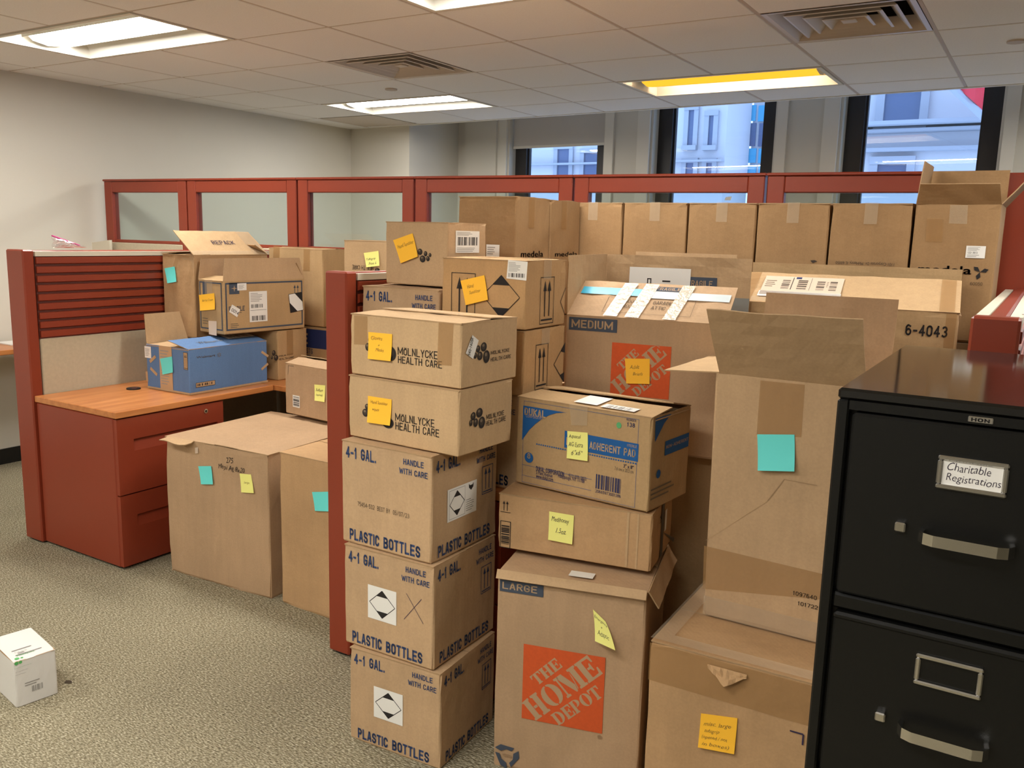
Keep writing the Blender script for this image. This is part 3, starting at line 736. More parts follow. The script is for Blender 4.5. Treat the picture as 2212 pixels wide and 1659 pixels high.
for j in range(-2, 6):
    q = MB(); q.box((XT0, PY0+j*T-.008, ZC-.0015), (XT1, PY0+j*T+.008, ZC+.02), GRID); q.build('grid_bar', ceiling)

# ---- troffer lights: recessed pan, curved side wells, glowing centre basket, end plates
def troffer(x0, y0, kind, label, group='ceiling light fixtures', z=ZC):
    root = empty('ceiling_light', (x0+T, y0+T/2, z)); tag(root, label, 'ceiling light', group)
    L, W = T-.012, T/2-.012; dp = .115
    q = MB(); t = .022
    q.box((-L, -W, -.006), (L, -W+t, .006), WHITEP); q.box((-L, W-t, -.006), (L, W, .006), WHITEP); q.box((-L, -W+t, -.006), (-L+t, W-t, .006), WHITEP); q.box((L-t, -W+t, -.006), (L, W-t, .006), WHITEP)
    q.build('trim_frame', root)
    bw = .135
    for sgn in (-1, 1):
        q = MB(); prof = [(W-t, .0), (W-t-.01, .05), (W-t-.05, .09), (W-t-.1, dp), (bw-.03, dp)]; vs = []
        for (y, zz) in prof: vs += [(-L+t, sgn*y, zz), (L-t, sgn*y, zz)]
        q.add(vs, [(2*i, 2*i+1, 2*i+3, 2*i+2) for i in range(len(prof)-1)], WHITEP); q.build('reflector', root, True)
    for sgn in (-1, 1):
        q = MB(); q.box((sgn*(L-t)-.002, -W+t, 0), (sgn*(L-t)+.002, W-t, dp), WHITEP); q.build('end_plate', root)
    q = MB(); prof = [(-bw, dp), (-bw+.015, .05), (-bw+.05, .02), (0, .008), (bw-.05, .02), (bw-.015, .05), (bw, dp)]; vs = []
    for (y, zz) in prof: vs += [(-L+.07, y, zz), (L-.07, y, zz)]
    n = len(prof); q.add(vs, [(2*i, 2*i+2, 2*i+3, 2*i+1) for i in range(n-1)], LAMP if kind == 'on' else LAMP_OR)
    q.add([(-L+.07, y, zz) for y, zz in prof]+[(L-.07, y, zz) for y, zz in prof], [tuple(range(n)), tuple(range(n, 2*n))[::-1]], WHITEP); q.build('diffuser', root)
    q = MB()
    for sgn in (-1, 1): q.box((-L+.06, sgn*bw-.003, .028), (L-.06, sgn*bw+.003, dp), WHITEP)
    q.build('basket_rail', root)
    if kind == 'orange':
        for sgn in (-1, 1): q = MB(); q.tube([(-L+.1, sgn*(bw+.022), dp-.02), (L-.1, sgn*(bw+.022), dp-.02)], .012, LAMP_SIDE, 8); q.build('lamp_tube', root)
    q = MB(); q.box((-L, -W, dp), (L, W, dp+.02), WHITEP); q.build('housing', root)
    return root
troffer(PX0-7*T, PY0, 'on', 'lit recessed ceiling light above the wooden desk near the left wall')
troffer(PX0-3*T, PY0, 'on', 'lit recessed ceiling light over the stacked bottle cartons')
troffer(PX0-7*T, PY0+4*T, 'on', 'lit recessed ceiling light close to the far room corner')
troffer(PX0-3*T, PY0+4*T, 'orange', 'recessed ceiling light glowing dim orange in front of the windows')
for (i, j) in ((1, 0), (1, 4), (-7, -4), (-3, -4), (-1, -5), (-7, -8), (-3, -8)):  # the fifth cell, off the regular spacing, is an added frontal fill light
    troffer(PX0+i*T, PY0+j*T, 'on', 'lit ceiling light in the unseen part of the office, away from the boxes', z=ZC-(0 if (i, j) in FIX else .13))

# ---- square air diffusers
def vent(i, j, label, flat=False):
    root = empty('air_vent', (PX0+(i+.5)*T, PY0+(j+.5)*T, ZC)); tag(root, label, 'air vent', 'ceiling air vents')
    H = T/2-.01
    q = MB(); q.quad([(-H, -H, .16), (-H, H, .16), (H, H, .16), (H, -H, .16)], VENT_D)
    for a, b in (((-H, -H), (H, -H)), ((H, -H), (H, H)), ((H, H), (-H, H)), ((-H, H), (-H, -H))): q.quad([(*a, 0), (*b, 0), (*b, .16), (*a, .16)], VENT_D)
    q.build('plenum', root)
    def sq(q, a, za, b, zb, m):
        A = [(-a, -a, za), (a, -a, za), (a, a, za), (-a, a, za)]; B = [(-b, -b, zb), (b, -b, zb), (b, b, zb), (-b, b, zb)]
        q.add(A+B, [(k, (k+1) % 4, (k+1) % 4+4, k+4) for k in range(4)], m)
    q = MB(); sq(q, H, -.004, H-.02, -.004, VENT_W); sq(q, H-.02, -.004, H-.07, .055, VENT_W); q.build('frame', root)
    if flat:
        q = MB(); q.box((-H+.02, -H+.02, -.002), (H-.02, H-.02, .004), VENT_W); q.build('plate', root); return
    for a in (.222, .158, .094):
        q = MB(); sq(q, a, -.003, a-.010, -.005, VENT_W); sq(q, a-.010, -.005, a-.058, .042, VENT_W); sq(q, a, -.003, a-.050, .046, VENT_W); q.build('louver', root)
    q = MB(); q.box((-.03, -.03, .0), (.03, .03, .008), VENT_W, .003); q.build('centre_plate', root)
vent(-5, 2, 'square louvred air vent above the middle partition panels')
vent(-1, 2, 'square louvred air vent between the dim orange light and the open carton')
vent(-8, 5, 'flush air vent panel in the far left ceiling corner', True)
for (px, py, lb) in ((845, 192, 'flat round sprinkler cover beside the far lit ceiling light'), (2196, 88, 'flat round sprinkler cover beside the air vent above the open carton')):
    p = at_z(px, py, ZC-.004); q = MB(); q.disc((0, 0, 0), .04, (0, 0, -1), GRID, 24, .008); o = q.build('sprinkler_cover'); o.location = p; tag(o, lb, 'sprinkler')

# ================================================================== OUTSIDE
def facade(name, label, x0, x1, y, z0, z1, wins_, m, winm, ledges=(), depth=2.0):
    root = empty(name, ((x0+x1)/2, y, z0)); tag(root, label, 'building')
    cx = (x0+x1)/2
    q = MB(); q.box((x0-cx, 0, 0), (x1-cx, depth, z1-z0), m); q.build('wall', root)
    for (a, b, c, d) in wins_:
        q = MB(); t = .12
        q.box((a-cx-t, -.16, c-z0-t), (b-cx+t, 0, c-z0), STONE_D); q.box((a-cx-t, -.1, d-z0), (b-cx+t, 0, d-z0+t), STONE_D); q.box((a-cx-t, -.08, c-z0), (a-cx, 0, d-z0), STONE_D); q.box((b-cx, -.08, c-z0), (b-cx+t, 0, d-z0), STONE_D)
        f = q.build('window', root); q = MB(); q.box((a-cx, -.03, c-z0), (b-cx, 0, d-z0), winm); q.build('pane', f)
    for (c, d, k) in ledges:
        q = MB(); q.box((x0-cx, -k, c-z0), (x1-cx, 0, d-z0), STONE_D); q.build('ledge', root)
    return root
def px_at_y(x, y, Y): d = ray(x, y); return CAMPOS+d*Y/d[1]
YF = 22.0
def W_(a, b, c, d, Y=YF):     # photo rectangle -> facade window
    p, q = px_at_y(a, d, Y), px_at_y(b, c, Y); return (p[0], q[0], p[2], q[2])
xs = px_at_y(1568, 300, YF)[0]
facade('stone_building', 'pale stone building with tall narrow windows across the street', px_at_y(1050, 300, YF)[0], xs, YF, -12, 16,
       [W_(1486, 1502, 238, 315), W_(1530, 1544, 250, 315), W_(1205, 1232, 322, 384), W_(1262, 1300, 330, 384), W_(1482, 1500, 352, 384), W_(1526, 1540, 352, 384)], STONE, FAC_WIN, [(px_at_y(1450, 352, YF)[2], px_at_y(1450, 348, YF)[2], .25)])
r2 = facade('glass_building', 'teal glazed office building beyond the stone one', xs+.02, px_at_y(1700, 300, YF)[0]+.4, YF+2.1, -12, 16, [], STONE, FAC_TEAL)
cx = (xs+px_at_y(1700, 300, YF)[0]+.4)/2
for i, (c, d, mm) in enumerate(((226, 262, FAC_TEAL), (265, 316, FAC_WIN), (320, 352, FAC_TEAL), (356, 384, FAC_TEAL))):
    for (a, b) in ((1570, 1594), (1597, 1632), (1635, 1665)):
        w = W_(a, b, c, d, YF+2); q = MB(); q.box((w[0]-cx, -.06, w[2]+12), (w[1]-cx, 0, w[3]+12), mm); q.build('pane', r2)
YG = 15.0
zl = lambda y: px_at_y(1900, y, YG)[2]
facade('pale_building', 'pale grey building with projecting cornices facing the widest window', px_at_y(1790, 300, YG)[0], 16, YG, -12, 14,
       [W_(1908, 1993, 190, 268, YG), W_(1895, 1960, 355, 382, YG)], STONE, FAC_WIN, [(zl(278), zl(270), .5), (zl(290), zl(284), .3), (zl(330), zl(322), .2)])
p0, p1 = px_at_y(2055, 178, YG-1.2), px_at_y(2135, 248, YG-1.2)
q = MB(); vs = []
for i in range(9):
    t = i/8; w = .06*math.sin(t*9)
    vs += [(t*(p1[0]-p0[0]), w, 2.2), (t*(p1[0]-p0[0]), w, t*(p1[2]-p0[2]))]
vs2 = [(a, b+.03, c) for a, b, c in vs]
q.add(vs+vs2, [(2*i, 2*i+1, 2*i+3, 2*i+2) for i in range(8)]+[(18+2*i, 18+2*i+2, 18+2*i+3, 18+2*i+1) for i in range(8)]+[(2*i+1, 2*i+3, 2*i+21, 2*i+19) for i in range(8)], FLAG)
q.tube([(-.1, .02, .05), (p1[0]-p0[0], .02, p1[2]-p0[2]-.08)], .05, STONE_D)
o = q.build('red_banner'); o.location = p0; tag(o, 'red banner hanging on the building outside the widest window', 'banner')

# ================================================================== CUBICLES
PT = 1.425
def partition(name, label, x0, x1, y0, y1, zt=PT, slats_on=1, group='low slatted partitions'):
    root = empty(name, ((x0+x1)/2, y0, 0)); tag(root, label, 'partition', group)
    w = (x1-x0)/2; L = y1-y0
    q = MB(); q.box((-w, 0, .008), (w, .055, zt), RED, .006); q.build('end_post', root)
    q = MB(); q.box((-w*.5, .01, 0), (w*.5, .05, .009), BLACKP); q.build('foot', root)
    q = MB(); q.box((-w+.018, .055, .08), (w-.018, L, zt-.03), CREAM); q.build('core', root)
    q = MB(); q.box((-w+.03, .06, zt-.03), (w-.03, L, zt-.004), RED, .006); q.build('top_cap', root)
    for sg in (-1, 1):
        q = MB(); a, b = sorted((sg*w, sg*(w-.028))); q.box((a, .06, zt-.03), (b, L, zt-.008), CREAM_PL); q.build('edge_strip', root)
    for sg in (-1, 1):
        a, b = sorted((sg*(w-.018), sg*(w-.006)))
        q = MB(); q.box((a, .058, zt-.42), (b, L, zt-.03), RED_DK); q.build('slat_backing', root)
        for k in range(9):
            z1 = zt-.032-k*.0435; a2, b2 = sorted((sg*(w-.014), sg*(w+.004)))
            q = MB(); z0_ = z1-.037; s0, s1 = sg*(w-.010), sg*(w+.004)
            vs = [(s0, .062, z0_), (s1, .062, z0_+.006), (s1, .062, z1-.004), (s0, .062, z1), (s0, L, z0_), (s1, L, z0_+.006), (s1, L, z1-.004), (s0, L, z1)]
            q.add(vs, [(0, 1, 2, 3), (7, 6, 5, 4), (0, 4, 5, 1), (1, 5, 6, 2), (2, 6, 7, 3), (3, 7, 4, 0)], RED); q.build('slat', root)
        a3, b3 = sorted((sg*(w-.019), sg*(w-.002)))
        q = MB(); q.box((a3, .06, .1), (b3, L, zt-.42), CREAM, .004); q.build('fabric_panel', root)
        q = MB(); q.box((a3, .06, .02), (b3, L, .1), RED); q.build('base_rail', root)
    return root
YE = 2.253
partition('low_partition', 'low red slatted partition with cream fabric beside the wooden desk', -4.19, -4.05, YE, 3.80)
partition('low_partition', 'low red slatted partition end standing behind the bottle carton stack', -2.135, -2.035, 2.228, 3.90, 1.412)
partition('low_partition', 'low red partition with cream top strips behind the black filing cabinet', -.145, -.042, 2.30, 4.08, 1.39)

# tall glazed panels along the back
def bp(x): t = (x+5.57)/(5.47); return 3.715+t*.385
BPZ = 1.842
edges = [at_z(232, 392, BPZ)[0], at_z(416, 391, BPZ)[0], at_z(653, 389, BPZ)[0], at_z(915, 388, BPZ)[0], at_z(1263, 386.5, BPZ)[0], at_z(1671.5, 383.5, BPZ)[0], at_z(2176, 377, BPZ)[0]]
edges[0] = max(edges[0], WX+.03)
ang = math.atan2(.385, 5.47)
lbls = ['tall red framed glass partition panel next to the left wall', 'tall red framed glass partition panel behind the repack box', 'tall red framed glass partition panel behind the carton with upside-down lettering', 'tall red framed glass partition panel beneath the window with the shade', 'tall red framed glass partition panel beneath the middle window', 'tall red framed glass partition panel beneath the window with the red banner']
for k in range(6):
    a, b = edges[k]+.006, edges[k+1]-.006; L = (b-a)/math.cos(ang)
    root = empty('glazed_partition', (a, bp(a), 0), ang); tag(root, lbls[k], 'partition', 'tall glazed partition panels')
    st = .075; zt = BPZ; gz = 1.452
    for (p, q_) in ((0, st), (L-st, L)):
        q = MB(); q.box((p, -.028, .05), (q_, .028, zt), RED, .004); q.build('stile', root)
    q = MB(); q.box((st, -.026, zt-.075), (L-st, .026, zt-.001), RED, .004); q.build('top_rail', root)
    q = MB(); q.box((-.006, -.036, zt-.002), (L+.006, .036, zt+.012), RED, .004); q.build('cap', root)
    q = MB(); q.box((st, -.026, gz-.02), (L-st, .026, gz), RED, .003); q.build('sill_rail', root)
    q = MB(); q.box((st, -.004, gz), (L-st, .004, zt-.075), GLASS_P); q.build('pane', root)
    q = MB(); q.box((st-.03, -.032, .1), (L-st+.03, .032, gz-.02), CREAM, .004); q.build('fabric_panel', root)
    q = MB(); q.box((0, -.03, .0), (L, .03, .1), RED, .003); q.build('base_rail', root)
# end post where the tall run meets the right partition
q = MB(); q.box((-.125, -.04, 0), (.14, .04, BPZ+.006), RED, .006); o = q.build('partition_post'); o.location = (-.075, 4.14, 0); tag(o, 'tall plain red post ending the glazed panels beside the open carton', 'partition post')
# a white board leaning in the corner against the glazed panels
root = empty('white_board', (-5.2, 3.64, 0)); tag(root, 'white board leaning in the corner behind the slatted partition', 'board')
q = MB(); pts = [at_plane(px, py, (0, 3.64, 0), (0, 1, 0)) for px, py in ((140, 533), (239, 518.5))]; x0, x1 = pts[0][0]+5.2, pts[1][0]+5.2; z0, z1 = pts[0][2], pts[1][2]
q.add([(x0, -.01, 0), (x1, -.01, 0), (x1, -.01, z1), (x0, -.01, z0), (x0, .01, 0), (x1, .01, 0), (x1, .01, z1), (x0, .01, z0)], [(0, 1, 2, 3), (7, 6, 5, 4), (3, 2, 6, 7), (0, 3, 7, 4), (1, 5, 6, 2)], CREAM_PL); q.build('sheet', root)

# desks
def desk(name, label, x0, x1, y0, y1, grommets=(), supports=()):
    root = empty(name, (x0, y0, 0)); tag(root, label, 'desk')
    q = MB(); q.box((0, 0, .707), (x1-x0, y1-y0, .737), WOOD, .003); q.build('worktop', root)
    for (gx, gy) in grommets:
        q = MB(); q.disc((gx-x0, gy-y0, .737), .034, (0, 0, 1), BLACKP, 24, .006); g = q.build('grommet', root); q = MB(); q.disc((gx-x0+.008, gy-y0, .743), .016, (0, 0, 1), RED_DK, 16, .001); q.build('grommet_slot', g)
    for (a, b, c, d) in supports:
        q = MB(); q.box((a-x0, b-y0, 0), (c-x0, d-y0, .707), RED, .004); q.build('support_panel', root)
    return root
def pedestal(name, label, x0, x1, y0, y1, side=1, lock=True):
    root = empty(name, ((x0+x1)/2, y0, 0)); tag(root, label, 'drawer unit'); w = (x1-x0)/2; L = y1-y0
    q = MB(); q.box((-w, 0, .012), (w-.02, L, .704), RED, .004); q.build('body', root)
    q = MB(); q.box((-w+.03, .02, 0), (w-.04, L-.02, .012), BLACKP); q.build('plinth', root)
    for (z0_, z1_, k) in ((.352, .70, 0), (.015, .346, 1)):
        q = MB(); x0_, x1_ = w-.02, w
        # drawer front with a recessed finger pull
        pz0, pz1, py0, py1 = z1_-.155, z1_-.10, .085, L-.04
        for (a, b, c, d) in ((.004, L-.004, z0_, pz0), (.004, L-.004, pz1, z1_), (.004, py0, pz0, pz1), (py1, L-.004, pz0, pz1)): q.box((x0_, a, c), (x1_, b, d), RED)
        dr = q.build('drawer', root)
        q = MB(); q.add([(w-.019, py0, pz1), (w-.019, py1, pz1), (w, py1, pz0), (w, py0, pz0), (w-.019, py0, pz0), (w-.019, py1, pz0)], [(0, 3, 2, 1), (0, 4, 3), (1, 2, 5)], RED); q.quad([(w-.018, py0, pz1-.002), (w-.018, py1, pz1-.002), (w-.018, py1, pz1-.016), (w-.018, py0, pz1-.016)], RED_DK); q.build('finger_pull', dr)
        if lock and k == 0:
            q = MB(); q.disc((w, L-.11, z1_-.035), .011, (1, 0, 0), CHROME, 18, .004); q.disc((w+.004, L-.11, z1_-.035), .006, (1, 0, 0), mat('lock_core', (90, 88, 84), .3, metal=1), 14, .001); q.build('lock', dr)
    return root
desk('office_desk', 'cherry wood office desk with blue box and cartons on it', -4.048, -3.42, 2.262, 3.18, [(-3.86, 2.66), (-3.965, 2.93)])
desk('office_desk', 'cherry wood desk run along the glazed partitions under stacked cartons', -4.03, -2.15, 3.185, 3.70, supports=((-2.22, 3.2, -2.19, 3.68),))
pedestal('drawer_pedestal', 'red two drawer pedestal under the wooden desk with finger pulls', -4.045, -3.432, 2.268, 2.86)
desk('office_desk', 'wooden desk behind the bottle carton stack, mostly hidden by boxes', -2.02, -1.40, 2.262, 3.395)
pedestal('drawer_pedestal', 'red drawer pedestal behind the bottle carton stack, almost hidden', -2.015, -1.415, 2.268, 2.86, lock=False)
desk('office_desk', 'wooden desk carrying the row of identical tan cartons', -2.02, -.16, 3.40, 3.86, supports=((-.22, 3.42, -.19, 3.84),))
root = empty('wall_desk', (WX+.058, 2.0, 0)); tag(root, 'shallow wooden desk along the left wall behind the slatted partition', 'desk')
q = MB(); q.box((0, 0, .77), (.37, 1.62, .80), WOOD, .003); q.build('worktop', root)
for y in (.02, 1.57): q = MB(); q.box((.02, y, 0), (.35, y+.03, .77), RED_DK, .003); q.build('support_panel', root)
q = MB(); q.box((-.09, -.12, 0), (.09, .12, .006), PAPER); q.quad([(-.09, -.12, .0065), (.09, -.12, .0065), (.07, .12, .012), (-.09, .12, .0065)], PAPER); o = q.build('paper_stack')
p = at_z(34, 736, .802); o.location = (max(p[0], WX+.17), p[1]-.02, .801); tag(o, 'loose white paper on the shallow desk by the left wall', 'paper')
# zip bag on the low partition
root = empty('zip_bag', (-4.12, 2.50, PT)); tag(root, 'clear plastic zip bag with pink seal lying on the partition top', 'plastic bag')
PLN = Plane(None, Matrix.Translation((-4.12, 0, 0)), (0, 0, 0), (0, 1, 0), (0, 0, 1))
def bagp(px, py, dx=0.0): u, v = PLN.uv(Z0, (px, py)); return Vector((dx, u-2.50, v-PT))
q = MB(); rs = random.Random(3); A = []
for j in range(6):
    for i in range(8):
        t, s_ = i/7, j/5
        a = bagp(112+62*t, 511+20*t); b_ = bagp(108+62*t, 535.5); p = a*(1-s_)+b_*s_
        A.append((p.x+rs.uniform(-.02, .02)*(s_ > 0)+.02*math.sin(s_*3), p.y, max(p.z, .003)))
q.add(A, [(j*8+i, j*8+i+1, (j+1)*8+i+1, (j+1)*8+i) for j in range(5) for i in range(7)], CLEAR)
q.add([(x+.03, y, z) for x, y, z in A], [(j*8+i, (j+1)*8+i, (j+1)*8+i+1, j*8+i+1) for j in range(5) for i in range(7)], CLEAR); q.build('film', root)
PINK = mat('pink_zip', (214, 84, 150), .4)
a, b = bagp(112, 509), bagp(172, 530)
q = MB(); q.tube([a+(b-a)*t for t in (0, .25, .5, .75, 1)], .0042, PINK, 6); q.build('seal', root)
a, b = bagp(111, 513), bagp(166, 532)
q = MB(); q.tube([a+(b-a)*t for t in (0, .5, 1)], .0028, PLASTIC_W, 6); q.build('seal', root)
# white curled plastic on the far side of the right partition
root = empty('plastic_wrap', (.02, 2.42, 1.27)); tag(root, 'curled white plastic wrap hanging beside the right partition end', 'plastic wrap')
q = MB(); vs = []
for i in range(13):
    a = R(-70+25*i*.9)
    for z in (-.19, .12): vs.append((.045*math.cos(a)-.005, .06*math.sin(a)+.02*math.sin(i+z*9), z))
q.add(vs, [(2*i, 2*i+2, 2*i+3, 2*i+1) for i in range(12)], PLASTIC_W); q.build('sheet', root, True)
q = MB(); q.box((-.065, -.02, .1225), (.03, .04, .1255), PLASTIC_W, .001); q.build('folded_tab', root)

# ================================================================== CARTONS
GALG = 'plastic bottle cartons'
def gal(label, M, yaw, w=.335, d=.33, h=.315, hz=False, best=False, cross=False, rlabel=False, gap=.3, board=KR_TAN):
    c = Carton('bottle_carton', label, M, yaw, w, d, h, board, group=GALG, gap=gap, crumple=.006)
    for pl, W in ((c.F, w), (c.Rt, d)):
        D_ = Dec(pl)
        D_.text('4-1 GAL.', W*.055, h*.835, W*.40, h*.945, INK_BLUE, .045).cut('lettering')
        D_.text('HANDLE', W*.70, h*.88, W*.915, h*.935, INK_BLUE, .03); D_.text('WITH CARE', W*.655, h*.79, W*.955, h*.845, INK_BLUE, .03).cut('lettering')
        D_.text('PLASTIC', W*.095, h*.035, W*.435, h*.145, INK_BLUE, .05); D_.text('BOTTLES', W*.485, h*.035, W*.885, h*.145, INK_BLUE, .05).cut('lettering')
        if pl is c.Rt: arrows(D_, W*.745, h*.46, W*.92, h*.74, INK_BLUE); D_.build('arrow_mark')
        if best and pl is c.F: D_.text('75454-532  BEST BY  05/07/23', W*.19, h*.385, W*.765, h*.428, INK_DK, -.01); D_.build('lettering')
    if hz: hazard(c.F, w*.28, h*.33, w*.60, h*.66)
    if cross:
        D_ = Dec(c.F); a = [c.F.uv(ZB, p) for p in ((705, 165), (850, 428), (835, 215), (685, 385))]; D_.line(a[0], a[1], .0016, INK_PURPLE).line(a[2], a[3], .0016, INK_PURPLE); D_.build('pen_cross')
    if rlabel: hazard(c.Rt, d*.22, h*.33, d*.66, h*.64, strip=True)
    return c
gal('bottom carton of the blue-lettered bottle stack, resting on the carpet', (-1.357, 1.870, 0), 3.4, .332, .318, .303, hz=True)
gal('blue-lettered bottle carton with a pen cross beside its hazard label', (-1.384, 1.868, .305), .8, .335, .331, .317, hz=True, cross=True)
gal('blue-lettered bottle carton with a best-by date and no label on its front', (-1.397, 1.871, .624), -.8, .341, .332, .315, best=True, rlabel=True)
gal('bottle carton standing on the hidden desk under another bottle carton', (-1.70, 2.30, .739), 1, .315, .32, .311)
g5 = gal('top bottle carton by the slatted partition, with a plain carton on it', (-1.692, 2.298, 1.053), 2, .325, .33, .313, board=KR_GREY)
gal('bottle carton behind the stack, under the two arrow marked cartons', (-1.378, 2.30, .739), 0, .30, .32, .314)

def mol_text(pl, z, a, b, c_, d_, bold=.012):
    D_ = Dec(pl); D_.tpx('MÖLNLYCKE', z, a, b, INK_BLACK, bold).cut('lettering'); D_.tpx('HEALTH CARE', z, c_, d_, INK_BLACK, bold); return D_.build('lettering')
m1 = Carton('medical_carton', 'lower of the two bubble logo cartons on the bottle stack', (-1.329, 1.902, .942), -1.9, .416, .263, .187, KR_PALE, group='bubble logo cartons', gap=.2)
mol_text(m1.F, ZA, (607, 112), (943, 105), (610, 187), (983, 190)); mol_text(m1.Rt, ZA, (1383, 105), (1535, 22), (1380, 160), (1550, 70))
bubbles(m1.F, ZA, [(355, 45, 27, 34), (372, -5, 22, 26), (545, 130, 50, 48), (450, 60, 40, 44)]); bubbles(m1.Rt, ZA, [(1325, 45, 27, 40), (1272, 75, 20, 35), (1345, 128, 27, 50), (1293, 130, 19, 37), (1252, 133, 13, 27)])
m2 = Carton('medical_carton', 'upper bubble logo carton on the bottle stack, with a raised lid edge', (-1.331, 1.911, 1.131), -1.5, .41, .279, .181, KR_PALE, group='bubble logo cartons', gap=3.0)
mol_text(m2.F, Z5, (507, 1230), (783, 1210), (510, 1288), (813, 1278)); mol_text(m2.Rt, Z5, (1148, 1232), (1277, 1185), (1147, 1280), (1287, 1228))
bubbles(m2.F, Z5, [(302, 1178, 17, 28), (318, 1130, 14, 22), (345, 1190, 22, 30), (395, 1180, 30, 40), (462, 1225, 34, 50)]); bubbles(m2.Rt, Z5, [(1060, 1192, 14, 25), (1100, 1178, 20, 32), (1040, 1238, 12, 22), (1073, 1240, 18, 30), (1118, 1245, 22, 44)])
D_ = Dec(m2.F, .001); D_.qpx(Z5, [(207, 960), (300, 968), (300, 1165), (207, 1160)], TAPE).cut('tape').qpx(Z5, [(790, 1010), (893, 1018), (880, 1308), (780, 1300)], TAPE); D_.build('tape')
D_ = Dec(m2.Rt, .0014); q_ = [m2.Rt.uv(Z5, p) for p in ((1020, 1096), (1063, 1133), (1024, 1262), (974, 1222))]; D_.poly(q_[::-1], PAPER).up(); D_.build('address_label')
D_ = Dec(m2.Rt, .0019); a = m2.Rt.uv(Z5, (1003, 1240)); D_.text('540-1405R', a[0], a[1], a[0]+.05, a[1]+.012, INK_BLACK, .02, rot=R(72)); D_.build('lettering')
D_ = Dec(m2.T, .009); D_.rect(.03, .10, .38, .15, TAPE_CLR); D_.build('tape')

bub = Carton('plain_carton', 'plain tan carton with small bubbles and a barcode label, highest by the slatted partition', (-1.71, 2.365, 1.3715), -4, .285, .21, .215, KR_TAN, gap=.6)
bubbles(bub.F, Z5, [(662, 523, 17, 22), (700, 536, 12, 18), (680, 572, 20, 24), (716, 570, 12, 18), (731, 545, 9, 14)])
D_ = Dec(bub.Rt); a = bub.Rt.uv(Z5, (905, 530)); b = bub.Rt.uv(Z5, (1070, 382)); W, H = b[0]-a[0], b[1]-a[1]
D_.rect(a[0], a[1], b[0], b[1], PAPER).up(); D_.bars(a[0]+W*.08, a[1]+H*.34, b[0]-W*.08, a[1]+H*.72, INK_BLACK, 16); D_.lines(a[0]+W*.05, a[1]+H*.78, b[0]-W*.1, a[1]+H*.96, 3, INK_LT); D_.lines(a[0]+W*.05, a[1]+H*.04, b[0]-W*.1, a[1]+H*.26, 3, INK_LT, 5); D_.build('barcode_label')

sl = Carton('arrow_carton', 'lower arrow marked carton under the hand sanitizer carton', (-1.352, 2.276, 1.056), -2, .318, .25, .203, KR_ORANGE, group='arrow marked cartons', gap=.2)
hs = Carton('arrow_carton', 'arrow marked carton with large diamond and an orange note', (-1.352, 2.276, 1.262), .2, .315, .265, .213, KR_ORANGE, group='arrow marked cartons', gap=.8, crumple=.008)
D_ = Dec(hs.F); a = hs.F.uv(Z5, (875, 985)); b = hs.F.uv(Z5, (1045, 672)); arrows(D_, a[0], a[1]-.02, b[0], b[1], INK_BLACK); D_.build('arrow_mark')
D_ = Dec(hs.F); a = hs.F.uv(Z5, (1090, 965)); b = hs.F.uv(Z5, (1352, 715)); diamond(D_, a[0], a[1], b[0], b[1]+.01); D_.build('diamond_mark')
D_ = Dec(hs.F, .0012); q_ = [hs.F.uv(Z5, p) for p in ((1270, 578), (1405, 592), (1395, 722), (1258, 706))]; D_.poly(q_[::-1], PAPER).up(); BL = q_[3]; W = q_[2][0]-BL[0]; H = q_[0][1]-BL[1]
D_.bars(BL[0]+W*.1, BL[1]+H*.08, BL[0]+W*.92, BL[1]+H*.3, INK_BLACK, 12, seed=4); D_.lines(BL[0]+W*.1, BL[1]+H*.38, BL[0]+W*.85, BL[1]+H*.9, 7, INK_LT); D_.build('shipping_label')
for c_, pts in ((hs, ((1483, 1025), (1588, 693))), (sl, ((1450, 1478), (1545, 1150)))):
    D_ = Dec(c_.Rt); a = c_.Rt.uv(Z5, pts[0]); b = c_.Rt.uv(Z5, pts[1]); arrows(D_, a[0], a[1], b[0], b[1], INK_BLACK); D_.build('arrow_mark')
D_ = Dec(hs.Rt); a = hs.Rt.uv(Z5, (1625, 960)); b = hs.Rt.uv(Z5, (1665, 770)); D_.line((a[0], (a[1]+b[1])/2), b, .0025, INK_BLACK).line((a[0], (a[1]+b[1])/2), (b[0], a[1]), .0025, INK_BLACK); D_.build('diamond_mark')
D_ = Dec(sl.Rt); a = sl.Rt.uv(Z5, (1583, 1300)); b = sl.Rt.uv(Z5, (1660, 1150)); my = a[1]; D_.line(a, (b[0], b[1]), .0025, INK_BLACK).line(a, (b[0], 2*my-b[1]), .0025, INK_BLACK)
D_.poly([(b[0], b[1]), (a[0]*.4+b[0]*.6, my+.6*(b[1]-my)), (b[0], my+.5*(b[1]-my))], INK_BLACK).poly([(b[0], 2*my-b[1]), (b[0], my-.5*(b[1]-my)), (a[0]*.4+b[0]*.6, my-.6*(b[1]-my))], INK_BLACK); D_.build('diamond_mark')
hs.seam_tape(TAPE_CLR, .05, .06, axis='x'); sl.seam_tape(TAPE_CLR, .05, .05, axis='x', top=False)

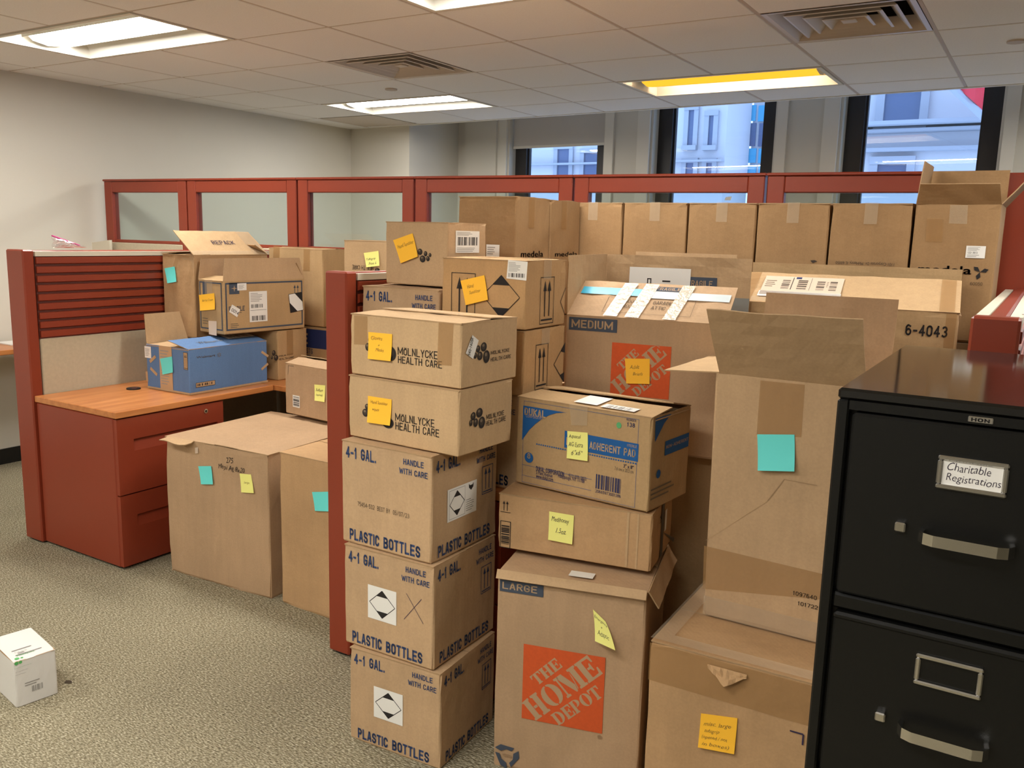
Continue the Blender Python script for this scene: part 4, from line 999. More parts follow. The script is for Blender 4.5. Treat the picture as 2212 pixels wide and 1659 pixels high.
# ---- moving boxes with the orange logo
hl = Carton('moving_box', 'moving box marked large, standing upright on the carpet under two cartons', (-.827, 2.083, 0), 14, .43, .40, .604, KR_GREY, group='moving boxes with orange square', gap=1.2, crumple=.008)
home_logo(hl.F, ZD, (322, 1298), (925, 866), INK_KRAFT2)
D_ = Dec(hl.F); a = hl.F.uv(ZD, (165, 385)); b = hl.F.uv(ZD, (480, 350)); D_.rect(a[0], a[1], b[0], b[1], INK_SLATE).up(); W = b[0]-a[0]; H = b[1]-a[1]; D_.text('LARGE', a[0]+W*.06, a[1]+H*.24, a[0]+W*.86, a[1]+H*.84, INK_KRAFT2, .03); D_.build('size_mark')
D_ = Dec(hl.F); c0 = hl.F.uv(ZD, (215, 1570)); r0 = abs(hl.F.uv(ZD, (300, 1600))[0]-c0[0])
for k in range(3):
    an = R(90+120*k)
    def rp(r, a_): return (c0[0]+r*math.cos(a_), c0[1]+r*math.sin(a_))
    D_.poly([rp(r0*1.0, an-R(38)), rp(r0*1.05, an+R(30)), rp(r0*1.15, an+R(62)), rp(r0*.62, an+R(58)), rp(r0*.56, an+R(5)), rp(r0*.62, an-R(40))], INK_SLATE)
D_.up(); D_.text('100%', c0[0]-r0*.42, c0[1]-r0*.12, c0[0]+r0*.42, c0[1]+r0*.16, INK_KRAFT2, .03); D_.build('recycling_mark')
D_ = Dec(hl.F, .0012); a = hl.F.uv(ZD, (866, 1448)); D_.text('®', a[0], a[1], a[0]+.013, a[1]+.013, INK_KRAFT2); D_.build('lettering')
hl.flap('front', .026, 250, amp=.003, curl=-.003, name='folded_edge', hinge_up=.010)
rf = hl.flap('right', .055, 238, amp=.004, taper=.01, hinge_up=.004)
D_ = Dec(hl.T, .004); D_.rect(.20, .035, .27, .075, PAPER); D_.build('label')

hm = Carton('moving_box', 'moving box marked medium, its taped lid propped up at a slant', (-.83, 2.615, .862), 6.6, .53, .39, .433, KR_GREY, top='open', group='moving boxes with orange square')
home_logo(hm.F, Z6, (375, 1500), (800, 1178), INK_KRAFT2)
D_ = Dec(hm.F); a = hm.F.uv(Z6, (92, 1058)); b = hm.F.uv(Z6, (427, 992)); W = b[0]-a[0]; H = b[1]-a[1]; D_.rect(a[0], a[1], b[0], b[1], INK_SLATE).up(); D_.text('MEDIUM', a[0]+W*.05, a[1]+H*.2, a[0]+W*.92, a[1]+H*.82, INK_KRAFT2, .035); D_.build('size_mark')
lid, _ = hm.flap('front', .195, 33, amp=.003)
_, li = hm.flap('left', .195, 91, amp=.002)
bk, bki = hm.flap('back', .195, 92, amp=.002)
hm.flap('right', .17, -74, amp=.002, hinge_up=-.01, width=.36)
def flap_uv(pl, x0, y0, x1, y1): return (pl.L*x0, pl.len*y0, pl.L*x1, pl.len*y1)
D_ = Dec(lid, .0035); D_.rect(*flap_uv(lid, .02, .60, .42, .80), TAPE_TEAL).rect(*flap_uv(lid, .42, .56, .98, .76), TAPE_PALE); D_.build('tape')
D_ = Dec(lid, .0050)
for (a, b) in ((.24, .33), (.38, .47), (.62, .70)): D_.poly([(lid.L*a, .0), (lid.L*b, .0), (lid.L*(b+.045), lid.len*.95), (lid.L*(a+.045), lid.len*.95)], TAPE_FOIL)
D_.build('tape')
D_ = Dec(lid, .0027); D_.rect(*flap_uv(lid, .42, .78, .72, .90), INK_SLATE); D_.frame(*flap_uv(lid, .22, .12, .78, .55), .001, INK_DK)
D_.text('GARAGE', *flap_uv(lid, .52, .40, .64, .49), INK_DK, .0); D_.text('ATTIC', *flap_uv(lid, .52, .26, .61, .35), INK_DK, .0); D_.text('ROOM', *flap_uv(lid, .34, .40, .42, .49), INK_DK, .0); D_.text('ROOM', *flap_uv(lid, .34, .26, .42, .35), INK_DK, .0)
D_.up(); D_.text('FRAGILE', *flap_uv(lid, .50, .80, .66, .88), INK_KRAFT2, .03); D_.build('lettering')
# inside face of the raised rear flap: shipping sheet, grey tape, printing
bki.L, bki.len = bk.L, bk.len
D_ = Dec(bki, .0026); D_.rect(*flap_uv(bki, .0, .06, 1, .30), TAPE_GREY).up(); D_.rect(*flap_uv(bki, .56, .40, .78, .64), INK_SLATE).up(); D_.text('FRAGILE', *flap_uv(bki, .58, .47, .75, .58), INK_KRAFT2, .03).up(); D_.build('lettering')
D_ = Dec(bki, .0036); x0, y0, x1, y1 = flap_uv(bki, .17, .02, .60, .78); W, H = x1-x0, y1-y0; D_.rect(x0, y0, x1, y1, PAPER).up(); D_.bars(x0+W*.55, y0+H*.05, x0+W*.68, y0+H*.72, INK_BLACK, 9, vert=False); D_.bars(x0+W*.28, y0+H*.25, x0+W*.37, y0+H*.46, INK_BLACK, 6, vert=False, seed=5)
D_.frame(x0+W*.30, y0+H*.56, x0+W*.37, y0+H*.74, .004, INK_BLACK).lines(x0+W*.42, y0+H*.1, x0+W*.50, y0+H*.55, 5, INK_LT).lines(x0+W*.10, y0+H*.1, x0+W*.24, y0+H*.6, 4, INK_LT); D_.build('shipping_sheet')

# ---- open carton behind, its flaps standing
ob = Carton('open_carton', 'open carton behind the medium moving box, plain flaps standing up', (-1.02, 3.045, .862), 2, .42, .29, .50, KR_GREY, top='open')
ob.flap('back', .135, 88); ob.flap('left', .12, 95)

# ---- long yellowish carton with the number
lc = Carton('long_carton', 'long yellow-tan carton numbered 6-4043 with a shipping label on its lid', (-.226, 3.10, .842), 5.6, .715, .285, .50, KR_BROWN, top='open', crumple=.008)
lid2, _ = lc.flap('front', .235, 24, amp=.004, board=KR_PALE)
lc.flap('back', .13, 90, inner=KR_BROWN); lc.flap('right', .14, -72, hinge_up=-.01, width=.25)
D_ = Dec(lc.F); D_.tpx('6-4043', Z7, (812, 1225), (1112, 1165), INK_BLACK, .04); D_.build('lettering')
D_ = Dec(lid2, .0045); L_, H_ = lid2.L, lid2.len; x0, y0, x1, y1 = L_*.10, H_*.22, L_*.48, H_*.85; W, H = x1-x0, y1-y0
D_.rect(x0, y0, x1, y1, PAPER2).rect(x0-.004, y0-.012, x1+.002, y0+.03, PLASTIC_W).up()
for k, (a, b) in enumerate(((.24, .34), (.44, .56), (.68, .78), (.84, .93))): D_.bars(x0+W*a, y0+H*.34, x0+W*b, y0+H*.84, INK_DK, 9, vert=False, seed=k+2)
D_.rect(x0+W*.365, y0+H*.3, x0+W*.375, y0+H*.95, INK_BLACK).rect(x0+W*.60, y0+H*.3, x0+W*.605, y0+H*.95, INK_BLACK).rect(x0+W*.40, y0+H*.88, x0+W*.47, y0+H*.98, INK_NAVY).lines(x0+W*.03, y0+H*.4, x0+W*.2, y0+H*.8, 4, INK_GREY).lines(x0+W*.80, y0+H*.5, x0+W*.83, y0+H*.8, 4, INK_GREY)
D_.build('shipping_label')
D_ = Dec(lid2, .0030); D_.rect(0, 0, .05, H_*.98, TAPE).cut('tape').rect(L_-.06, 0, L_-.015, H_*.98, TAPE).cut('tape').rect(.05, H_*.02, L_*.6, H_*.16, TAPE_CLR); D_.build('tape')
D_ = Dec(lc.F); D_.rect(.03, .0, .06, .495, TAPE).cut('tape').rect(.675, 0, .705, .495, TAPE); D_.build('tape')

# ---- tall front carton and the one beneath it
bl = Carton('taped_carton', 'worn taped carton on the carpet carrying the tall open carton', (-.30, 2.026, 0), 1.5, .485, .46, .512, KR_WARM, gap=.5, crumple=.012)
D_ = Dec(bl.F, .001); D_.rect(.0, .40, .485, .505, TAPE); D_.build('tape')
D_ = Dec(bl.T, .006); D_.rect(.0, .0, .05, .455, TAPE_CLR).rect(.05, .0, .48, .045, TAPE_CLR); D_.build('tape')
D_ = Dec(bl.F, .0016); a = [bl.F.uv(ZF, p) for p in ((1180, 1365), (1285, 1395), (1278, 1478))]; D_.line(a[0], a[1], .004, INK_PURPLE).line(a[1], a[2], .004, INK_PURPLE); D_.build('corner_mark')
mbt = MB(); rs = random.Random(9); c = bl.F.uv(ZF, (690, 930)); A = []      # torn, lifted scrap of board and tape at the lid edge
for i in range(13):
    for j in range(4):
        e = 1-abs(i-6)/7; x = c[0]-.05+.10*i/12; z = c[1]+.016-(.034*e+.006*rs.random())*j/3; y = .004+.020*e*j/3+rs.uniform(-.003, .003)*(j > 0)
        A.append(tuple(bl.F.P(x, z, y)))
mbt.add(A, [(i*4+j, i*4+j+1, (i+1)*4+j+1, (i+1)*4+j) for i in range(12) for j in range(3)], KR_WARM); mbt.build('torn_edge', bl.root)
tl = Carton('tall_carton', 'tall open carton with a blank teal note, beside the black filing cabinet', (-.347, 2.232, .519), 0, .373, .37, .683, KR_TAN, top='open', crumple=.006, lean=(-.009, 0))
tl.flap('front', .225, 129, amp=.004, curl=-.004); tl.flap('back', .20, 99, amp=.002, inner=KR_GREY); tl.flap('left', .155, 184, taper=.0, inner=KR_PALE); tl.flap('right', .15, 186, inner=KR_PALE)
D_ = Dec(tl.F, .001); D_.qpx(ZE, [(907, 5), (1240, 38), (1212, 430), (880, 410)], TAPE); D_.build('tape')
D_ = Dec(tl.F, .001); D_.qpx(ZE, [(488, 1238), (1372, 1450), (1350, 1640), (478, 1560)], TAPE).cut('tape'); D_.rect(.0, .0, .373, .055, TAPE_CLR); D_.build('tape')
D_ = Dec(tl.F, .0014); D_.tpx('1097640', ZE, (1150, 1605), (1330, 1615), INK_DK, .02).cut('lettering'); D_.tpx('101722', ZF, (1240, 385), (1400, 392), INK_DK, .02); D_.build('lettering')
mbt = MB(); a, b, c = [tl.F.uv(ZE, p) for p in ((500, 1200), (960, 905), (1085, 745))]; e = tl.F.uv(ZE, (1330, 790)); D_ = Dec(tl.F, .0006); D_.line(b, c, .0022, CREASE).line(c, e, .0018, CREASE).line(a, b, .0014, KR_PALE); D_.build('crease')

# ---- dressing cartons on the large moving box
md = Carton('flat_carton', 'low brown carton with black tape and barcode, on the large moving box', (-.864, 2.185, .622), 9.5, .469, .27, .170, KR_WARM, gap=.3, crumple=.007)
D_ = Dec(md.F); a = md.F.uv(ZQ, (155, 1082)); b = md.F.uv(ZQ, (240, 985)); arrows(D_, a[0], a[1], b[0], b[1], INK_BLACK, frame=False); D_.build("arrow_mark")
D_ = Dec(md.F); a = md.F.uv(ZQ, (150, 1362)); b = md.F.uv(ZQ, (240, 1158)); D_.frame(a[0], a[1], b[0], b[1], .002, INK_BLACK); D_.bars(a[0]+.004, a[1]+.012, b[0]-.004, b[1]-.010, INK_BLACK, 13, vert=False, seed=8); D_.build('barcode_mark')
D_ = Dec(md.Rt, .001); D_.rect(.115, .0, .15, .17, TAPE_BLACK); a = [md.Rt.uv(ZQ, p) for p in ((1478, 1242), (1570, 1290), (1560, 1325))]; D_.cut('tape').poly(a[::-1], TAPE_BLACK); D_.build('tape')
D_ = Dec(md.Rt, .0014); D_.rect(.16, .07, .185, .135, PAPER); D_.build('label')
D_ = Dec(md.Rt, .0009); a = md.Rt.uv(ZQ, (1450, 1180)); D_.text('75', a[0], a[1], a[0]+.028, a[1]+.024, INK_BLACK, -.01, .3, .04).cut('handwriting'); a = md.Rt.uv(ZQ, (1455, 1365)); D_.text('26', a[0], a[1], a[0]+.028, a[1]+.022, INK_BLACK, -.01, .3, .04); D_.build('handwriting')
D_ = Dec(md.F, .0006); D_.rect(.395, .004, .402, .166, KR_PALE).cut('crease').rect(.425, .004, .430, .166, KR_PALE); D_.build('crease')

dk = Carton('dressing_carton', 'carton printed in blue with a dotted line and pad name, yellow note on it', (-.877, 2.176, .797), -5.1, .462, .245, .272, KR_BROWN, top='open', crumple=.006)
dk.flap('right', .10, -55, hinge_up=-.008, width=.21); dk.flap('left', .10, -4, hinge_up=-.006, width=.21); dk.flap('back', .12, 9, amp=.003, twist=-.01); dkl, _ = dk.flap('front', .122, 4, amp=.0012, twist=.006)
D_ = Dec(dk.F); U = lambda x, y: dk.F.uv(ZQ, (x, y))
a, b = U(325, 830), U(1290, 320)
a = U(330, 830); b = U(1285, 325); D_.frame(a[0], a[1], b[0], b[1], .0008, INK_DUKAL)
tl_ = U(342, 210); bb = U(332, 492); rr = U(708, 245)
arc = [(tl_[0], tl_[1]), (bb[0], bb[1])]+[(bb[0]+(rr[0]-bb[0])*t, bb[1]+(tl_[1]-bb[1])*(1-(1-t)**2)**.9*1.0) for t in (.15, .3, .45, .6, .75, .9)]+[(rr[0], tl_[1])]
D_.poly(arc, INK_DUKAL)
a = U(675, 552); b = U(1282, 525); D_.rect(a[0], a[1], b[0], b[1], INK_DUKAL)
n = 44; p0, p1 = U(452, 545), U(1258, 663)
for k in range(n): D_.ell(p0[0]+(p1[0]-p0[0])*k/(n-1), (p0[1]+p1[1])/2, .0026, .0026, INK_DUKAL, 8)
c = U(387, 635); e = U(422, 640); D_.ell(c[0], c[1], e[0]-c[0], e[0]-c[0], INK_DUKAL, 22)
for (x, y) in ((330, 690), (330, 776)): s0 = U(x, y); D_.rect(s0[0], s0[1], U(900, 780)[0], s0[1]+.0008, INK_DUKAL)
a = U(930, 885); b = U(1142, 812); D_.bars(a[0], a[1], b[0], b[1], INK_NAVY, 20, seed=11)
D_.text('20665973001386', a[0], a[1]-.012, b[0], a[1]-.003, INK_NAVY, .01)
D_.tpx('138', ZQ, (1187, 382), (1253, 357), INK_NAVY, .03); D_.tpx('REORDER', ZQ, (1183, 333), (1262, 326), INK_NAVY, .01)
D_.tpx('3" x 8"', ZQ, (1157, 715), (1240, 702), INK_NAVY, .03); D_.tpx('7.6 cm x 20.3 cm', ZQ, (1085, 735), (1240, 737), INK_GREY, .0)
D_.tpx('DUKAL CORPORATION', ZQ, (445, 742), (675, 752), INK_NAVY, .02); D_.tpx('(631) 656-3800', ZQ, (708, 790), (855, 795), INK_NAVY, .0); D_.tpx('5 Plant Avenue', ZQ, (445, 768), (580, 768), INK_NAVY, .0); D_.tpx('Hauppauge, NY 11788', ZQ, (625, 805), (840, 812), INK_NAVY, .0); D_.tpx('www.dukal.com', ZQ, (445, 800), (585, 797), INK_NAVY, .0)
D_.up(); D_.tpx('ADHERENT PAD', ZQ, (880, 562), (1257, 572), INK_KRAFT, .035); D_.tpx('NON-', ZQ, (690, 530), (860, 500), INK_KRAFT, .035); D_.tpx('STERILE', ZQ, (1188, 543), (1268, 537), INK_KRAFT, .02); D_.tpx('DUKAL', ZQ, (352, 285), (527, 255), INK_KRAFT, .05); D_.tpx('CORPORATION', ZQ, (365, 305), (510, 307), INK_KRAFT, .0)
D_.text('8', c[0]-.006, c[1]-.003, c[0]+.006, c[1]+.014, INK_KRAFT, .04)
g0 = U(1121, 372); D_.ell(g0[0], g0[1], .008, .009, INK_GREEN, 18); D_.build('printed_panel')
D_ = Dec(dk.Rt); U = lambda x, y: dk.Rt.uv(ZQ, (x, y)); a = U(1412, 510); b = U(1417, 320); c_ = U(1545, 300); D_.poly([a, ((a[0]+c_[0])/2+.004, (a[1]+b[1])/2+.012), (c_[0], b[1]), b], INK_DUKAL)
a = U(1490, 620); b = U(1690, 430); D_.rect(a[0], a[1], b[0], b[1], INK_DUKAL); c = U(1440, 768); D_.ell(c[0], c[1], .0125, .0125, INK_DUKAL, 20); D_.lines(.01, .03, .2, .07, 3, INK_GREY)
D_.up(); W, H = b[0]-a[0], b[1]-a[1]; D_.text('NON-ADHERENT', a[0]+W*.04, a[1]+H*.45, a[0]+W*.97, a[1]+H*.68, INK_KRAFT, .02); D_.build('printed_panel')
D_ = Dec(dk.F, .0016); D_.qpx(ZQ, [(718, 195), (868, 215), (862, 375), (735, 370)], TAPE_CLR); D_.build('tape')
D_ = Dec(dkl, .0042); D_.rect(.19, .02, .27, .112, PAPER).cut('label'); D_.rect(.285, .012, .395, .05, PAPER).up().bars(.30, .016, .38, .04, INK_LT, 10); D_.build('label')

# ---- row of identical tan cartons
def med(label, M, w, d, top='closed', text=None, h=.478, gap=.6):
    c = Carton('tan_carton', label, M, 0, w, d, h, KR_MED, top=top, group='row of tan cartons', gap=gap, crumple=.006)
    return c
zb, z2 = .7385, 1.2185
xs_ = [-1.838, -1.556, -1.270, -.989, -.715, -.433]
names_ = ['tan carton in the corner of the row, half hidden by the two turned cartons', 'tan carton in the row, second along from the corner, above the medium box lid', 'tan carton in the middle of the row, foil scrap on its lid', 'tan carton in the row, two along from the open one', 'tan carton in the row next to the open one, address printed upside down']
for k in range(5):
    w = xs_[k+1]-xs_[k]-.005; c = med(names_[k], (xs_[k+1]-.0025, 3.407, z2), w, .30, gap=1.6)
    c.seam_tape(TAPE_CLR, .045, .075, axis='y')
    if k == 4: D_ = Dec(c.F); D_.tpx('1101 Corporate Dr. McHenry, IL 60050', Z7, (740, 722), (335, 735), INK_DK, .0); D_.build('lettering')
    if k == 3:
        D_ = Dec(c.F); a = c.F.uv(Z7, (182, 722)); D_.poly([(a[0]-.012, a[1]+.006), (a[0]-.002, a[1]-.004), (a[0]+.014, a[1]+.004), (a[0]+.004, a[1]+.008)], INK_DK); D_.build('leaf_mark')
    if k == 2:
        D_ = Dec(c.F, .003); q_ = c.F.uv(Z6, (1187, 168)); D_.poly([(q_[0]-.012, q_[1]), (q_[0]+.012, q_[1]), (q_[0]+.016, q_[1]+.015), (q_[0]-.008, q_[1]+.012)], mat('foil', (214, 214, 214), .2, metal=1)); D_.build('foil_scrap')
    med('tan carton of the hidden lower layer under the row', (xs_[k+1]-.0025, 3.407, zb), w, .30, gap=.1)
# two turned cartons along the slatted partition
for k, (ya, yb_, lb) in enumerate(((2.866, 3.128, 'turned tan carton showing its broad plain side, before the row of cartons'), (3.134, 3.396, 'turned tan carton squeezed between the corner carton and the broad one'))):
    c = med(lb, (-1.752, ya, z2), .272, yb_-ya, gap=1.5)
    D_ = Dec(c.Rt); D_.tpx('medela', Z5, ((1355, 560) if k == 0 else (1590, 556)), ((1510, 517) if k == 0 else (1745, 522)), INK_BLACK, .035); D_.build('lettering')
    D_ = Dec(c.Rt, .001); D_.rect(.09, .36, .135, .476, TAPE); D_.build('tape')
    med('tan carton of the hidden lower layer under the turned cartons', (-1.752, ya, zb), .272, yb_-ya, gap=.1)
    if k == 0:
        D_ = Dec(c.F, .001); a = c.F.uv(Z5, (1118, 560)); b = c.F.uv(Z5, (1210, 475)); D_.rect(a[0], a[1], b[0], b[1], PAPER).up(); D_.lines(a[0]+.005, a[1]+.01, b[0]-.01, b[1]-.006, 4, INK_LT); D_.build('label')
tc_ = Carton('tan_carton', 'tan carton of the row standing open, flaps raised against the window', (-.160, 3.407, z2), 0, .268, .30, .476, KR_MED, top='open', group='row of tan cartons', inside=KR_MED)
tc_.flap('back', .135, 93); tc_.flap('left', .15, 86, taper=.012); tc_.flap('front', .075, 118, taper=.01); tc_.flap('right', .135, 128, taper=.012)
D_ = Dec(tc_.F); a = tc_.F.uv(Z7, (1228, 692)); b = tc_.F.uv(Z7, (1372, 612)); D_.rect(a[0], a[1], b[0], b[1], PAPER).up(); W, H = b[0]-a[0], b[1]-a[1]; D_.text('122-3613', a[0]+W*.1, a[1]+H*.36, a[0]+W*.6, a[1]+H*.52, INK_BLACK, .02).lines(a[0]+W*.08, a[1]+H*.58, a[0]+W*.9, a[1]+H*.92, 4, INK_LT).lines(a[0]+W*.08, a[1]+H*.08, a[0]+W*.9, a[1]+H*.3, 2, INK_LT); D_.build('label')
D_ = Dec(tc_.F); D_.tpx('medela', Z7, (900, 792), (1275, 752), INK_BLACK, .045); a = tc_.F.uv(Z7, (1330, 790)); s_ = .018
for an in (20, 140, 255): D_.poly([(a[0], a[1]), (a[0]+s_*math.cos(R(an-24)), a[1]+s_*math.sin(R(an-24))), (a[0]+1.5*s_*math.cos(R(an)), a[1]+1.5*s_*math.sin(R(an))), (a[0]+s_*math.cos(R(an+24)), a[1]+s_*math.sin(R(an+24)))], INK_BLACK)
D_.tpx('60050', Z7, (1262, 880), (1348, 862), INK_DK, .0); D_.build('lettering')
D_ = Dec(tc_.F, .001); D_.qpx(Z7, [(1125, 328), (1248, 330), (1240, 460), (1115, 455)], TAPE_CLR).cut('tape').qpx(Z7, [(965, 420), (1080, 425), (1070, 585), (955, 580)], TAPE); D_.build('tape')
med('tan carton of the hidden lower layer under the open one', (-.160, 3.407, zb), .268, .30, gap=.1)

# ---- cartons hidden underneath, that carry the visible ones
def plain(label, M, yaw, w, d, h, board=KR_BROWN, **k): return Carton('plain_carton', label, M, yaw, w, d, h, board, group='plain cartons underneath', **k)
plain('plain carton on the floor beneath the medium moving box', (-.86, 2.69, 0), 4, .48, .30, .858, gap=.1)
plain('plain carton on the floor beneath the open carton with standing flaps', (-1.02, 3.06, 0), 0, .38, .26, .858, gap=.1)
plain('plain carton on the floor beneath the long numbered carton', (-.25, 3.12, 0), 4, .62, .24, .838, gap=.1)
q = MB(); q.box((-.10, 0, .01), (.14, .03, .20), RED, .004); o = q.build('modesty_panel'); o.location = (-.98, 2.50, 0); tag(o, 'red panel behind the boxes, seen between large moving box and worn carton', 'panel')

# ---- left cubicle
b8 = Carton('big_carton', 'big grey-brown carton on the carpet with a teal and a yellow note', (-2.655, 2.428, 0), 3.5, .612, .665, .632, KR_GREY, gap=1.0, crumple=.014, seam='y')
D_ = Dec(b8.F); D_.tpx('275', Z8, (1448, 592), (1492, 560), INK_BLACK, -.01, .2, .03); D_.tpx('Mepi Ag 8x20', Z8, (1398, 635), (1565, 625), INK_BLACK, -.01, .2, .04); D_.build('handwriting')
D_ = Dec(b8.F, .001); D_.qpx(Z8, [(1248, 495), (1268, 492), (1268, 530), (1250, 532)], PAPER2); D_.build('label_scrap')
b8.flap('front', .05, 190, amp=.006, width=.16, shift=-.2, name='torn_flap')
b9 = Carton('floor_carton', 'tan carton on the carpet between the big carton and partition end', (-2.165, 2.428, 0), -.7, .43, .45, .655, KR_WARM, gap=.8, crumple=.010)
b7 = Carton('small_carton', 'small carton with a barcode sticker sitting on the big carton', (-2.837, 2.967, .655), -5.6, .307, .18, .251, KR_GREY, gap=.0, top='open')
b7.flap('front', .085, 14); b7.flap('back', .085, 20)
D_ = Dec(b7.F, .001); a = b7.F.uv(Z8, (1875, 232)); b = b7.F.uv(Z8, (1918, 165)); D_.rect(a[0], a[1], b[0], b[1], PAPER).up(); D_.bars(a[0]+.004, a[1]+.006, b[0]-.004, b[1]-.006, INK_BLACK, 9, vert=False); D_.build('barcode_sticker')
D_ = Dec(b7.F); a = b7.F.uv(Z4, (1860, 1282)); b = b7.F.uv(Z4, (1862, 1225)); c = b7.F.uv(Z4, (1898, 1228)); D_.line(a, b, .002, INK_DK).line(b, c, .002, INK_DK); D_.build('corner_mark')
wm = Carton('blue_carton', 'blue printed carton with raised flaps on the wooden desk', (-3.508, 2.723, .7385), .1, .328, .50, .226, KR_BLUE, top='open', inside=KR_IN)
lidw, _ = wm.flap('right', .16, 11, board=KR_BLUE); wm.flap('left', .15, 104, board=KR_BLUE, taper=.02, width=.25, shift=.12); wm.flap('front', .12, 4, board=KR_IN, taper=.02, hinge_up=-.004); wm.flap('back', .12, 1, board=KR_IN, hinge_up=-.004)
D_ = Dec(lidw, .0028); D_.text('Walmart', lidw.L*.22, lidw.len*.35, lidw.L*.46, lidw.len*.55, INK_LT, .01); c0 = (lidw.L*.50, lidw.len*.46)
for k in range(6): an = R(60*k); D_.line((c0[0]+.006*math.cos(an), c0[1]+.006*math.sin(an)), (c0[0]+.014*math.cos(an), c0[1]+.014*math.sin(an)), .004, INK_LT)
D_.rect(lidw.L*.62, lidw.len*.5, lidw.L*.98, lidw.len*.95, PAPER).up().bars(lidw.L*.66, lidw.len*.6, lidw.L*.92, lidw.len*.85, INK_LT, 12); D_.build('lettering')
D_ = Dec(wm.Rt); D_.tpx('Walmart', Z4, (1268, 1180), (1390, 1150), INK_GREY, .01).cut('lettering'); c0 = wm.Rt.uv(Z4, (1415, 1155))
for k in range(6): an = R(60*k+30); D_.line((c0[0]+.005*math.cos(an), c0[1]+.005*math.sin(an)), (c0[0]+.012*math.cos(an), c0[1]+.012*math.sin(an)), .0035, INK_GREY)
D_.cut('spark_mark')
SPK = [((1688, 1135), (1732, 1165)), ((1688, 1250), (1730, 1212))]
for a, b in SPK: D_.line(wm.Rt.uv(Z4, a), wm.Rt.uv(Z4, b), .013, KR_IN).cut('bare_mark')
a = wm.Rt.uv(Z4, (1265, 1368)); b = wm.Rt.uv(Z4, (1388, 1318)); D_.rect(a[0], a[1], b[0], b[1], KR_IN).up(); D_.frame(a[0], a[1], b[0], b[1], .002, INK_DK).bars(a[0]+.006, a[1]+.006, b[0]-.01, b[1]-.006, INK_DK, 10); D_.build('lettering')
D_ = Dec(wm.Rt); D_.rect(0, 0, wm.d, .010, KR_IN); D_.build('bare_edge')
D_ = Dec(wm.F); D_.rect(0, 0, wm.w, .010, KR_IN); D_.build('bare_edge')
D_ = Dec(wm.F)
for a, b in (((968, 1200), (1005, 1165)), ((972, 1240), (1015, 1285)), ((947, 1262), (952, 1325))): D_.line(wm.F.uv(Z4, a), wm.F.uv(Z4, b), .016, KR_IN).cut('bare_mark')
a = wm.F.uv(Z4, (1188, 1250)); b = wm.F.uv(Z4, (1210, 1142)); D_.rect(a[0], a[1], b[0], b[1], KR_IN).up(); arrows(D_, a[0], a[1], b[0], b[1], INK_DK); D_.build('lettering')
D_ = Dec(wm.F, .0012); a = wm.F.uv(Z4, (1040, 1400)); b = wm.F.uv(Z4, (1108, 1105)); D_.rect(a[0], 0, b[0], .226, INK_KRAFT).up().lines(a[0]+.008, .03, b[0]-.008, .11, 6, INK_LT).lines(a[0]+.008, .15, b[0]-.008, .21, 4, INK_LT); D_.build('tape')
D_ = Dec(wm.F, .0012); a = wm.F.uv(Z4, (937, 1172)); b = wm.F.uv(Z4, (975, 1103)); D_.rect(a[0], a[1], b[0], b[1], PAPER).up().lines(a[0]+.005, a[1]+.01, b[0]-.004, b[1]-.01, 5, INK_LT); D_.build('label')

ml = Carton('supply_carton', 'black bordered supply carton with shipping labels, open on top of the blue carton', (-3.54, 2.97, 1.012), -4.7, .213, .525, .272, KR_BROWN, top='open', inside=KR_GREY)
ml.flap('right', .115, 84, amp=.003, taper=.02, board=KR_TAN); ml.flap('left', .105, 92, amp=.003, taper=.02); ml.flap('front', .10, 10, amp=.002); ml.flap('back', .10, 60)
D_ = Dec(ml.Rt); D_.frame(.012, .018, .508, .262, .008, INK_SLATE); a = ml.Rt.uv(Z4, (1480, 765)); b = ml.Rt.uv(Z4, (1543, 688)); D_.rect(a[0], a[1], b[0], b[1], INK_SLATE); cc = ((a[0]+b[0])/2, (a[1]+b[1])/2)
D_.tpx('FRAGILE', Z4, (1478, 875), (1580, 838), INK_SLATE, .03); D_.lines(*ml.Rt.uv(Z4, (1490, 985)), *ml.Rt.uv(Z4, (1560, 945)), 3, INK_GREY); D_.lines(*ml.Rt.uv(Z4, (1530, 888)), *ml.Rt.uv(Z4, (1582, 872)), 1, INK_GREY)
a = ml.Rt.uv(Z4, (1882, 762)); b = ml.Rt.uv(Z4, (1942, 695)); arrows(D_, a[0], a[1]-.02, b[0], b[1], INK_SLATE, frame=False, bar=False)
D_.up(); D_.poly([(cc[0]-.004, cc[1]), (cc[0], cc[1]-.018), (cc[0]+.004, cc[1]), (cc[0], cc[1]+.016)], INK_KRAFT).poly([(cc[0]-.02, cc[1]), (cc[0], cc[1]-.003), (cc[0]+.02, cc[1]), (cc[0], cc[1]+.003)], INK_KRAFT); D_.build('lettering')
D_ = Dec(ml.Rt, .0014); a = ml.Rt.uv(Z4, (1612, 945)); b = ml.Rt.uv(Z4, (1722, 742)); W, H = b[0]-a[0], b[1]-a[1]; D_.rect(a[0], a[1], b[0], b[1], PAPER).up().bars(a[0]+W*.12, a[1]+H*.04, b[0]-W*.12, a[1]+H*.2, INK_BLACK, 16).bars(a[0]+W*.1, a[1]+H*.46, a[0]+W*.75, a[1]+H*.58, INK_BLACK, 22, seed=9).lines(a[0]+W*.08, a[1]+H*.66, b[0]-W*.1, a[1]+H*.96, 6, INK_LT).rect(a[0]+W*.05, a[1]+H*.38, b[0]-W*.05, a[1]+H*.39, INK_BLACK); D_.build('shipping_label')
